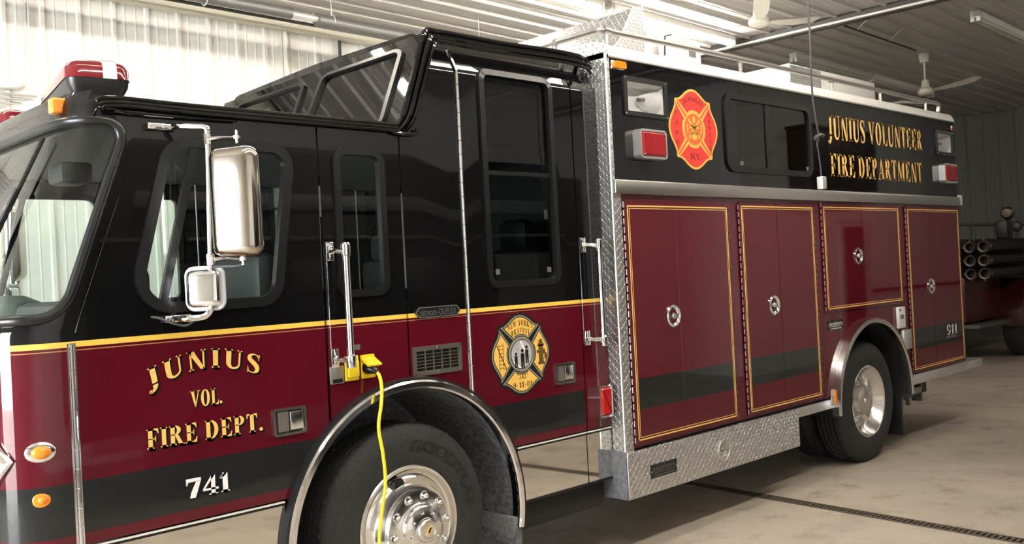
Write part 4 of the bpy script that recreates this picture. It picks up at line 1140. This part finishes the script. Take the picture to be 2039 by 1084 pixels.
# ================================================================== BUILDING (turned 1.7 degrees to the truck)
PIV = Vector((8., 2.75, 0.)); ROT = R(1.7)
BM = Matrix.Translation(PIV) @ Matrix.Rotation(ROT, 4, 'Z') @ Matrix.Translation(-PIV); BI = BM.inverted()
def bld(o):
    o.matrix_world = BM @ Matrix.Translation(o.location); return o
XA, XB, YA, YB, ZC = -4.2, 20.6, -6.2, 4.82, 4.60
def ribbed(x0, x1, h0, h1, pitch, phase, rh=.022, w=.05):
    """profile list (x, offset) of a ribbed sheet from x0 to x1"""
    out = [(x0, 0)]; k = math.ceil((x0-phase)/pitch+.2)
    while phase+k*pitch < x1-.05:
        c = phase+k*pitch
        out += [(c-w/2, 0), (c-w*.28, rh), (c+w*.28, rh), (c+w/2, 0)]
        for q in (.33, .66): out += [(c+pitch*q-.012, 0), (c+pitch*q, .004), (c+pitch*q+.012, 0)]
        k += 1
    out = sorted(set(p for p in out if x0 <= p[0] <= x1)); return out+[(x1, 0)]
def wall_sheet(name, x0, x1, y, z0, z1, pitch, phase, side, mt, swap=False, holes=()):
    """ribbed steel wall; side = -1 ribs towards -y"""
    pr = ribbed(x0, x1, z0, z1, pitch, phase); m = MB()
    def seg(xa, xb, za, zb):
        q = [(xa, 0)]+[p for p in pr if xa < p[0] < xb]+[(xb, 0)]
        P = [(x, y+side*o) for x, o in q]; f = (lambda x, yy, z: (yy, x, z)) if swap else (lambda x, yy, z: (x, yy, z))
        A = [m.b.verts.new(f(x, yy, za)) for x, yy in P]; B = [m.b.verts.new(f(x, yy, zb)) for x, yy in P]
        for i in range(len(P)-1): m.b.faces.new([A[i], A[i+1], B[i+1], B[i]])
    if holes:
        (ha, hb, hz) = holes; seg(x0, ha, z0, z1); seg(ha, hb, hz, z1); seg(hb, x1, z0, z1)
    else: seg(x0, x1, z0, z1)
    # outer skin, so that the wall has thickness
    t = .12; a, b = sorted((y-side*.015, y-side*t))
    def bx(xa, xb, za, zb):
        if swap: m.box(a, b, xa, xb, za, zb)
        else: m.box(xa, xb, a, b, za, zb)
    if holes:
        (ha, hb, hz) = holes; bx(x0, ha, z0, z1); bx(ha, hb, hz, z1); bx(hb, x1, z0, z1)
    else: bx(x0, x1, z0, z1)
    o = m.build(name, mt, smooth=0, recalc=True); struct(o); return bld(o)
fl = struct(MB().box(XA-8, XB+.3, YA-.3, YB+.5, -.12, 0).build('floor', 'concrete', smooth=0))
wall_sheet('wall_left', XA, XB, YB, 0, ZC, .302, 2.456, -1, 'wall_steel')
wall_sheet('wall_back', YA, YB, XB, 0, ZC, .302, .1, -1, 'rear_wall_shaded', True)
bld(struct(MB().box(XA, XB, YA-.12, YA, 0, ZC).build('wall_right', 'near_wall_paint', smooth=0)))
wall_sheet('wall_front', YA, YB, XA, 0, ZC, .302, .15, 1, 'wall_steel', True, (-.6, 2.2, 3.65))
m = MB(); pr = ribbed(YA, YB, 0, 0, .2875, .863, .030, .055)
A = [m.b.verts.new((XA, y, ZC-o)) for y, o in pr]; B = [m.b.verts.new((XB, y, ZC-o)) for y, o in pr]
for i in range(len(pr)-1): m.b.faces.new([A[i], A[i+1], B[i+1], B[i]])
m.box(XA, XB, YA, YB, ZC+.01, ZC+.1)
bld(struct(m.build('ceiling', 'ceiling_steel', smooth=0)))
bm_ = MB().box(10.42, 10.54, YA, YB, 4.49, ZC, .01); bld(struct(bm_.build('trim_1', 'beam_dark')))
tag(bld(MB().tube([(10.40, YB-.1, 4.51), (10.40, 2.0, 4.515), (10.40, .2, 4.51), (10.40, YA+.1, 4.51)], .014, 8).build('conduit', 'fixture_white')), 'white conduit running along the dark beam across the ceiling', 'conduit')
# lamps
def strip_light(x, y, lit, label, L=2.44, group=None, tube='lit_tube'):
    r = tag(empty('strip_light', None, (x, y, ZC)), label, 'ceiling light', group)
    MB().box(0, L, -.055, .055, -.10, -.022, .008).build('housing', 'fixture_white', r)
    for sy in (-1, 1):
        MB().tube([(.035, sy*.032, -.118), (L-.035, sy*.032, -.118)], .019, 10).build('tube', tube if lit else 'dead_tube', r)
    for xx in (0, L-.03):
        e = MB().box(xx, xx+.03, -.056, -.012, -.145, -.022, .003); e.box(xx, xx+.03, .012, .056, -.145, -.022, .003); e.box(xx, xx+.03, -.056, .056, -.085, -.022); e.build('end_cap', 'fixture_white', r)
    MB().box(L*.3, L*.3+.05, -.02, .02, -.022, 0).build('bracket', 'fixture_white', r)
    MB().box(L*.7, L*.7+.05, -.02, .02, -.022, 0).build('bracket', 'fixture_white', r)
    r.matrix_world = BM @ Matrix.Translation((x, y, ZC)); return r
strip_light(7.70, 2.66, True, 'lit fluorescent strip light glowing white above the truck roof boxes', tube='lit_tube_bright')
for x, y, tb in ((5.10, 2.66, ''), (2.5, 2.66, ''), (-.1, 2.66, ''), (5.10, -.45, '_soft'), (2.6, -.45, '_soft'), (.1, -.45, '_soft'), (-.1, -2.1, '_side'), (2.5, -2.1, '_side'), (5.1, -2.1, '_side'), (12.6, -2.6, '_far'), (15.2, -2.6, '_far')):  # last two are added, to light the office wall mirrored in the doors
    strip_light(x, y, True, 'lit fluorescent strip light on the ceiling outside the photograph', group='lit ceiling lights outside the view', tube='lit_tube'+tb)
strip_light(11.69, 2.655, False, 'unlit strip light on the ceiling just above the rear truck roof box')
strip_light(14.15, 2.655, False, 'unlit strip light end to end behind another, left of the far ceiling fan')
strip_light(11.60, .29, False, 'unlit strip light at the top right corner, nearest the right edge', L=2.44)
def fan(x, y, hub, rot, label, L=.68, k=1.):
    r = tag(empty('ceiling_fan', None, (x, y, ZC)), label, 'ceiling fan')
    MB().lathe([(0, 0), (.07*k, 0), (.075*k, -.03), (.055*k, -.12), (.02, -.13), (0, -.13)], (0, 0, 0), 'z', 24).build('canopy', 'fan_white', r)
    z = hub-ZC
    MB().lathe([(.014, -.1), (.014, z+.05)], (0, 0, 0), 'z', 12).build('downrod', 'fan_white', r)
    MB().lathe([(.02, z+.17), (.045, z+.165), (.06, z+.06), (.05, z+.05), (.02, z+.05)], (0, 0, 0), 'z', 24).build('lower_canopy', 'fan_white', r)
    h = MB(); h.lathe([(.03, z+.055), (.085, z+.048), (.10, z+.03), (.105, z), (.10, z-.022), (.07, z-.045), (.03, z-.052), (0, z-.053)], (0, 0, 0), 'z', 32); h.build('motor', 'fan_white', r)
    for i in range(3):
        a = rot+i*2*pi/3; b = MB(); rows = []
        for q in range(13):
            t = q/12; w = .030+.046*sin(min(1, t*1.5)*pi/2); w = w if t < .9 else w*(.55 if q == 12 else .9)
            dz = z+.012+.055*t*t; tw = R(-12)
            rows.append([(.10+L*t, s*w*cos(tw), dz+s*w*sin(tw)) for s in (-1, -.4, .4, 1)])
        for (d, rev) in ((0, 0), (-.006, 1)):
            vv = [[b.b.verts.new((p[0], p[1], p[2]+d)) for p in row] for row in rows]
            for q in range(12):
                for s in range(3): b.b.faces.new([vv[q][s], vv[q][s+1], vv[q+1][s+1], vv[q+1][s]])
        b.xform(Matrix.Rotation(a, 4, 'Z')); b.build('blade', 'fan_white', r, smooth=50)
    return r
fan(8.40, 1.30, 4.16, R(214), 'white ceiling fan nearest the camera, right of the bright ceiling glow', .60, .9)
fan(13.60, 1.79, 4.06, R(266), 'white ceiling fan on a long rod above the rear end of the truck', .66)
# tube heater, channel and pipes along the left wall
Hx = tag(empty('tube_heater', None, (2.0, 4.3, 4.42)), 'dark grey tube heater hung along the top of the left wall', 'heater')
def rel(m): return m.xform(Matrix.Translation((-2.0, -4.3, -4.42)))
def hy(x, o=0): return 3.84+.0297*x-.0297*4+o
rel(MB().tube([(1.0, hy(1), 4.262), (4.60, hy(4.6), 4.262)], .052, 18)).build('radiant_tube', 'duct_grey', Hx)
rel(MB().tube([(4.58, hy(4.6), 4.256), (4.90, hy(4.9), 4.256)], .030, 14)).build('bright_coupling', 'duct_bright', Hx)
rel(MB().tube([(4.88, hy(4.9), 4.245), (8.6, hy(8.6), 4.235)], .064, 18)).build('radiant_tube', 'duct_grey', Hx)
rel(MB().tube([(1.0, hy(1, .10), 4.222), (8.5, hy(8.5, .10), 4.222)], .015, 10)).build('gas_pipe', 'beam_dark', Hx)
rel(MB().tube([(2.8, hy(2.8, .05), 4.385), (6.5, hy(6.5, .05), 4.385)], .026, 12)).build('return_pipe', 'steel_pipe', Hx)
for x in (3.75, 5.05, 7.0):
    h = MB()
    h.tube([(x, hy(x)+.062*cos(a), 4.256+.062*sin(a)) for a in [2*pi*k/20 for k in range(20)]], .005, 6, closed=True); h.tube([(x, hy(x), 4.31), (x, hy(x), ZC)], .004, 6)
    rel(h).build('hanger', 'duct_bright', Hx)
ch_ = MB().box(-2, 9.5, YB-.12, YB-.032, 4.345, 4.425, .004); ch_.box(-2, 9.5, YB-.145, YB-.12, 4.338, 4.352)
tag(bld(ch_.build('cable_channel', 'channel_beige')), 'beige channel along the top of the ribbed left wall', 'channel')
def conduit(pts, r, label, mt='conduit_grey'):
    tag(bld(MB().tube(smooth_path(pts, 5), r, 8).build('conduit', mt)), label, 'conduit')
yw = YB-.045
conduit([(2.62, yw, 4.33), (2.61, yw, 3.9), (2.60, yw, 3.60), (2.58, yw, 3.52), (2.50, yw, 3.49), (2.0, yw, 3.485)], .012, 'thin grey conduit bending round on the left wall near the left edge')
for i, z in enumerate((3.44, 3.40, 3.36, 3.32)):
    conduit([(.5, yw, z), (1.6, yw, z), (2.40+.09*(3-i), yw, z)], .011, ['top', 'second', 'third', 'lowest'][i]+' of four level conduits on the left wall behind the light bar')
conduit([(5.085, yw, 4.34), (5.085, yw, 3.7), (5.085, yw, 1.2)], .026, 'thick pale pipe standing on the left wall before the raised cab roof', 'fan_white')
conduit([(5.75, yw, 4.34), (5.75, yw, 3.7), (5.75, yw, 1.2)], .018, 'thin dark pipe on the left wall just above the raised cab roof', 'beam_dark')
# dark pipe under the ceiling with struts
P0 = tag(empty('ceiling_pipe', None, (10.0, 1.46, 4.49)), 'thin dark pipe with white struts under the ceiling between the fans', 'pipe')
MB().tube([(.56, .02, 0), (2.75, .09, 0)], .012, 8).build('pipe', 'beam_dark', P0)
for x in (.9, 1.84): MB().tube([(x, x*.03-.16, .095), (x+.02, x*.03, .0), (x+.04, x*.03+.16, .095)], .009, 6).build('strut', 'conduit_grey', P0)
# pull cord with knob and box
pc = tag(empty('pull_cord', None, (5.07, -1.0, ZC)), 'grey hanging pull cord with a small box in front of the rescue body', 'pull cord')
cp = smooth_path([(.0, 0, 0), (0, 0, -.8), (.002, 0, -1.5), (-.004, 0, -1.9), (.012, 0, -2.0), (.045, 0, -2.13)], 6)
MB().tube(cp, .0055, 6).build('cord', 'cord_grey', pc)
k = MB().tube([(.0, 0, -2.145), (.03, 0, -2.13), (.07, .0, -2.12), (.10, 0, -2.125)], .012, 8); k.build('hook', 'beam_dark', pc)
MB().tube(smooth_path([(.045, 0, -2.14), (.02, 0, -2.17), (.03, 0, -2.22), (.045, 0, -2.30), (.050, 0, -2.37)], 5), .0045, 6).build('chain', 'cord_grey', pc)
MB().box(.028, .075, -.02, .02, -2.44, -2.365, .006).build('handle', 'conduit_grey', pc)
# power cord plugged into the cab outlet
pcord = tag(empty('power_cord', None, (2.63, .07, 1.33)), 'yellow power cord plugged into the cab, hanging before the front wheel', 'power cord')
cpts = [(2.640, .075, 1.335), (2.650, .035, 1.310), (2.655, .022, 1.25), (2.645, .018, 1.17), (2.623, .018, 1.06), (2.640, .018, .93), (2.644, .016, .79), (2.612, .014, .65), (2.588, .012, .51), (2.60, .012, .30), (2.57, .006, .10), (2.54, -.03, .012), (2.40, -.20, .008), (2.0, -.35, .008), (1.4, -.30, .008), (.6, -.5, .008)]
m = MB().tube(smooth_path(cpts, 8), .0085, 8); m.xform(Matrix.Translation((-2.63, -.07, -1.33))); m.build('cord', 'cord_yellow', pcord)
m = MB().tube([(2.628, .087, 1.342), (2.632, .06, 1.338), (2.642, .035, 1.325)], [.026, .026, .013], 14); m.xform(Matrix.Translation((-2.63, -.07, -1.33))); m.build('plug', 'seal_black', pcord)
# floor drain
dr = tag(empty('floor_drain', None, (6.05, -1.5, 0)), 'dark narrow trench drain crossing the bare floor beside the rear truck wheel', 'drain')
m = MB()
for i in range(133):
    y = -2.4+i*.036; m.box(-.045, .045, y, y+.020, .001, .006)
m.box(-.052, -.045, -2.4, 2.4, .001, .008); m.box(.045, .052, -2.4, 2.4, .001, .008); g = m.build('grate', 'drain_iron', dr, smooth=0)
MB().box(-.05, .05, -2.4, 2.4, .0004, .001).build('channel', 'seal_black', dr)
dr.rotation_euler = (0, 0, R(-4))
# ---- old fire engine parked at the back
oe = tag(empty('old_fire_engine', None, (14.9, 1.9, 0)), 'dark old fire engine with stacked suction hoses parked behind the rescue truck', 'fire engine')
def O(m, name, mt, smooth=30): return m.xform(Matrix.Translation((-14.9, -1.9, 0))).build(name, mt, oe, smooth)
O(MB().box(14.8, 19.2, 2.0, 3.9, .72, 1.95, .05), 'body', 'old_black')
O(MB().box(14.85, 16.35, 1.86, 2.02, .66, 1.36, .03), 'side_panel', 'old_red')
O(MB().box(14.8, 16.4, 1.66, 2.05, .585, .635, .008), 'running_board', 'old_grey')
m = MB(); m.lathe([(.60, 1.50), (.64, 1.47), (.66, 1.50), (.66, 2.05), (.62, 2.05)], (16.85, 0, .62), 'y', 30, R(0), R(188)); O(m, 'mudguard', 'old_red')
for x, y in ((16.85, 1.60), (16.85, 3.55)):
    m = MB(); m.lathe([(.27, y+.02), (.30, y), (.46, y), (.50, y+.05), (.50, y+.24), (.46, y+.28), (.3, y+.28)], (x, 0, .50), 'y', 36); O(m, 'wheel', 'tyre_rubber')
    m = MB(); m.lathe([(.275, y+.03), (.26, y+.05), (.14, y+.09), (.10, y+.03), (0, y+.03)], (x, 0, .50), 'y', 30); O(m, 'rim', 'old_grey')
m = MB()
m.tube([(14.9, 1.98, 2.18), (19.0, 1.98, 2.18)], .025, 8); m.tube([(14.9, 2.0, 2.18), (14.9, 3.8, 2.18)], .025, 8)
for x in (15.6, 16.6, 17.6): m.tube([(x, 1.98, 1.93), (x, 1.98, 2.18)], .03, 8)
O(m, 'hose_bed_rail', 'old_grey')
m = MB().box(16.0, 16.25, 1.60, 1.78, 1.93, 2.22, .02); m.tube([(16.1, 1.60, 2.2), (16.1, 1.60, 2.30)], .03, 8); O(m, 'lamp_post', 'old_black')
m = MB(); m.lathe([(0, 15.98), (.07, 15.99), (.105, 16.04), (.10, 16.10), (.06, 16.16), (0, 16.18)], (0, 1.60, 2.335), 'x', 24); O(m, 'searchlight', 'old_brass')
m = MB(); m.lathe([(0, 15.95), (.06, 15.96), (.08, 16.0), (.06, 16.08), (0, 16.1)], (0, 1.46, 2.11), 'x', 20); O(m, 'horn', 'old_black')
for zc in (1.82, 1.61, 1.41):
    for yc in (1.82, 1.62):
        m = MB().tube([(15.1, yc, zc), (18.2, yc+.02, zc)], .075, 16); m.xform(Matrix.Translation((-14.9, -1.9, 0))); h = m.build('suction_hose', 'old_hose', oe)
        m = MB(); m.lathe([(.060, 15.10), (.060, 15.00), (.088, 14.99), (.092, 15.03), (.092, 15.12), (.078, 15.13)], (0, yc, zc), 'x', 20)
        for a in (0, pi/2, pi, 3*pi/2): m.box(15.02, 15.06, yc+.10*cos(a)-.014, yc+.10*cos(a)+.014, zc+.10*sin(a)-.014, zc+.10*sin(a)+.014)
        m.xform(Matrix.Translation((-14.9, -1.9, 0))); m.build('coupling', 'old_brass', h)
O(MB().box(16.20, 18.4, 1.86, 2.02, 1.33, 1.40, .02), 'step_plate', 'old_grey')
# ---- camera side of the hall (seen only as reflections in the paint)
bld(struct(MB().box(12.4, XB, YA, -4.4, 0, ZC).build('wall_office', 'near_wall_paint', smooth=0)))
bld(struct(MB().box(15.3, 16.1, -4.4, -4.36, 0, 2.3).build('door_1', 'door_brown')))
m = MB()
for a, b, c, d in ((15.18, 15.3, 0, 2.42), (16.1, 16.22, 0, 2.42), (15.18, 16.22, 2.3, 2.42)): m.box(a, b, -4.4, -4.34, c, d)
bld(struct(m.build('trim_2', 'trim_white')))
bld(struct(MB().box(16.3, XB, -4.4, -4.36, 1.10, 1.16).build('trim_3', 'beam_dark')))
pe = tag(empty('parked_engine', None, (5.7, -4.6, 0)), 'dark fire engine parked behind the camera, seen only in the paint reflections', 'fire engine')
MB().box(-3.0, 3.0, -.75, .80, .55, 3.05, .06).build('body', 'engine_green', pe)
for x in (-1.9, -.6, .7, 2.0): MB().box(x-.55, x+.55, .80, .815, .8, 2.0, .01).build('shutter', 'old_grey' if x > 1 else 'engine_green', pe)
MB().box(-3.0, 3.0, .76, .86, .50, .62, .01).build('running_board', 'old_grey', pe)
MB().tube([(-2.9, .84, 2.2), (2.9, .84, 2.2)], .02, 8).build('hand_rail', 'old_grey', pe)
MB().box(-2.6, 2.4, .80, .90, 2.45, 2.60, .02).build('ladder', 'duct_grey', pe)
for x in (-2.0, 1.9):
    m = MB(); m.lathe([(0, .80), (.28, .80), (.30, .84), (.48, .84), (.5, .78), (.5, .5)], (x, 0, .5), 'y', 28); m.build('wheel', 'tyre_rubber', pe)
lk = tag(empty('wall_cabinet', None, (15.2, -4.1, 2.9)), 'long dark wooden cabinet hung on the office wall behind the camera', 'cabinet')
MB().box(-1.2, 1.2, -.25, .25, 0, 1.0, .01).build('carcass', 'door_brown', lk)
for k in range(4): MB().box(-1.18+k*.59+.005, -1.18+(k+1)*.59-.005, .25, .27, .03, .97, .004).build('door', 'door_brown', lk)
MB().box(-1.25, 1.25, -.25, .30, 1.0, 1.05, .01).build('cornice', 'door_brown', lk)

# ================================================================== LIGHT, WORLD, CAMERA
w = bpy.data.worlds.new('World'); scn.world = w; w.use_nodes = True
bg = w.node_tree.nodes['Background']; bg.inputs[0].default_value = (.86, .93, 1., 1); bg.inputs[1].default_value = 26.
ld = bpy.data.lights.new('daylight_door', 'AREA'); ld.shape = 'RECTANGLE'; ld.size = 2.8; ld.size_y = 3.6; ld.cycles.is_portal = True
lo = bpy.data.objects.new('daylight_door', ld); COL.objects.link(lo)
lo.matrix_world = BM @ Matrix.Translation((XA-.02, .80, 1.82)) @ Matrix.Rotation(R(-90), 4, 'Y')
cam = bpy.data.cameras.new('camera'); co = bpy.data.objects.new('camera', cam); COL.objects.link(co); scn.camera = co
FPX, YAW, PITCH, ROLL = 1870.888, .7653615, .0035062, -.0516070
cam.sensor_fit = 'HORIZONTAL'; cam.sensor_width = 36.; cam.lens = FPX/2039*36.; cam.clip_start = .05
fw = Vector((sin(YAW)*cos(PITCH), cos(YAW)*cos(PITCH), sin(PITCH))); rt = Vector((cos(YAW), -sin(YAW), 0)); upv = rt.cross(fw)
r2 = rt*cos(ROLL)+upv*sin(ROLL); u2 = upv*cos(ROLL)-rt*sin(ROLL)
co.matrix_world = Matrix(((r2.x, u2.x, -fw.x, 0), (r2.y, u2.y, -fw.y, -3.684664), (r2.z, u2.z, -fw.z, 1.752105), (0, 0, 0, 1)))
scn.view_settings.view_transform = 'Standard'; scn.view_settings.look = 'None'; scn.view_settings.gamma = 1.
scn.view_settings.exposure = .5; scn.view_settings.use_curve_mapping = False
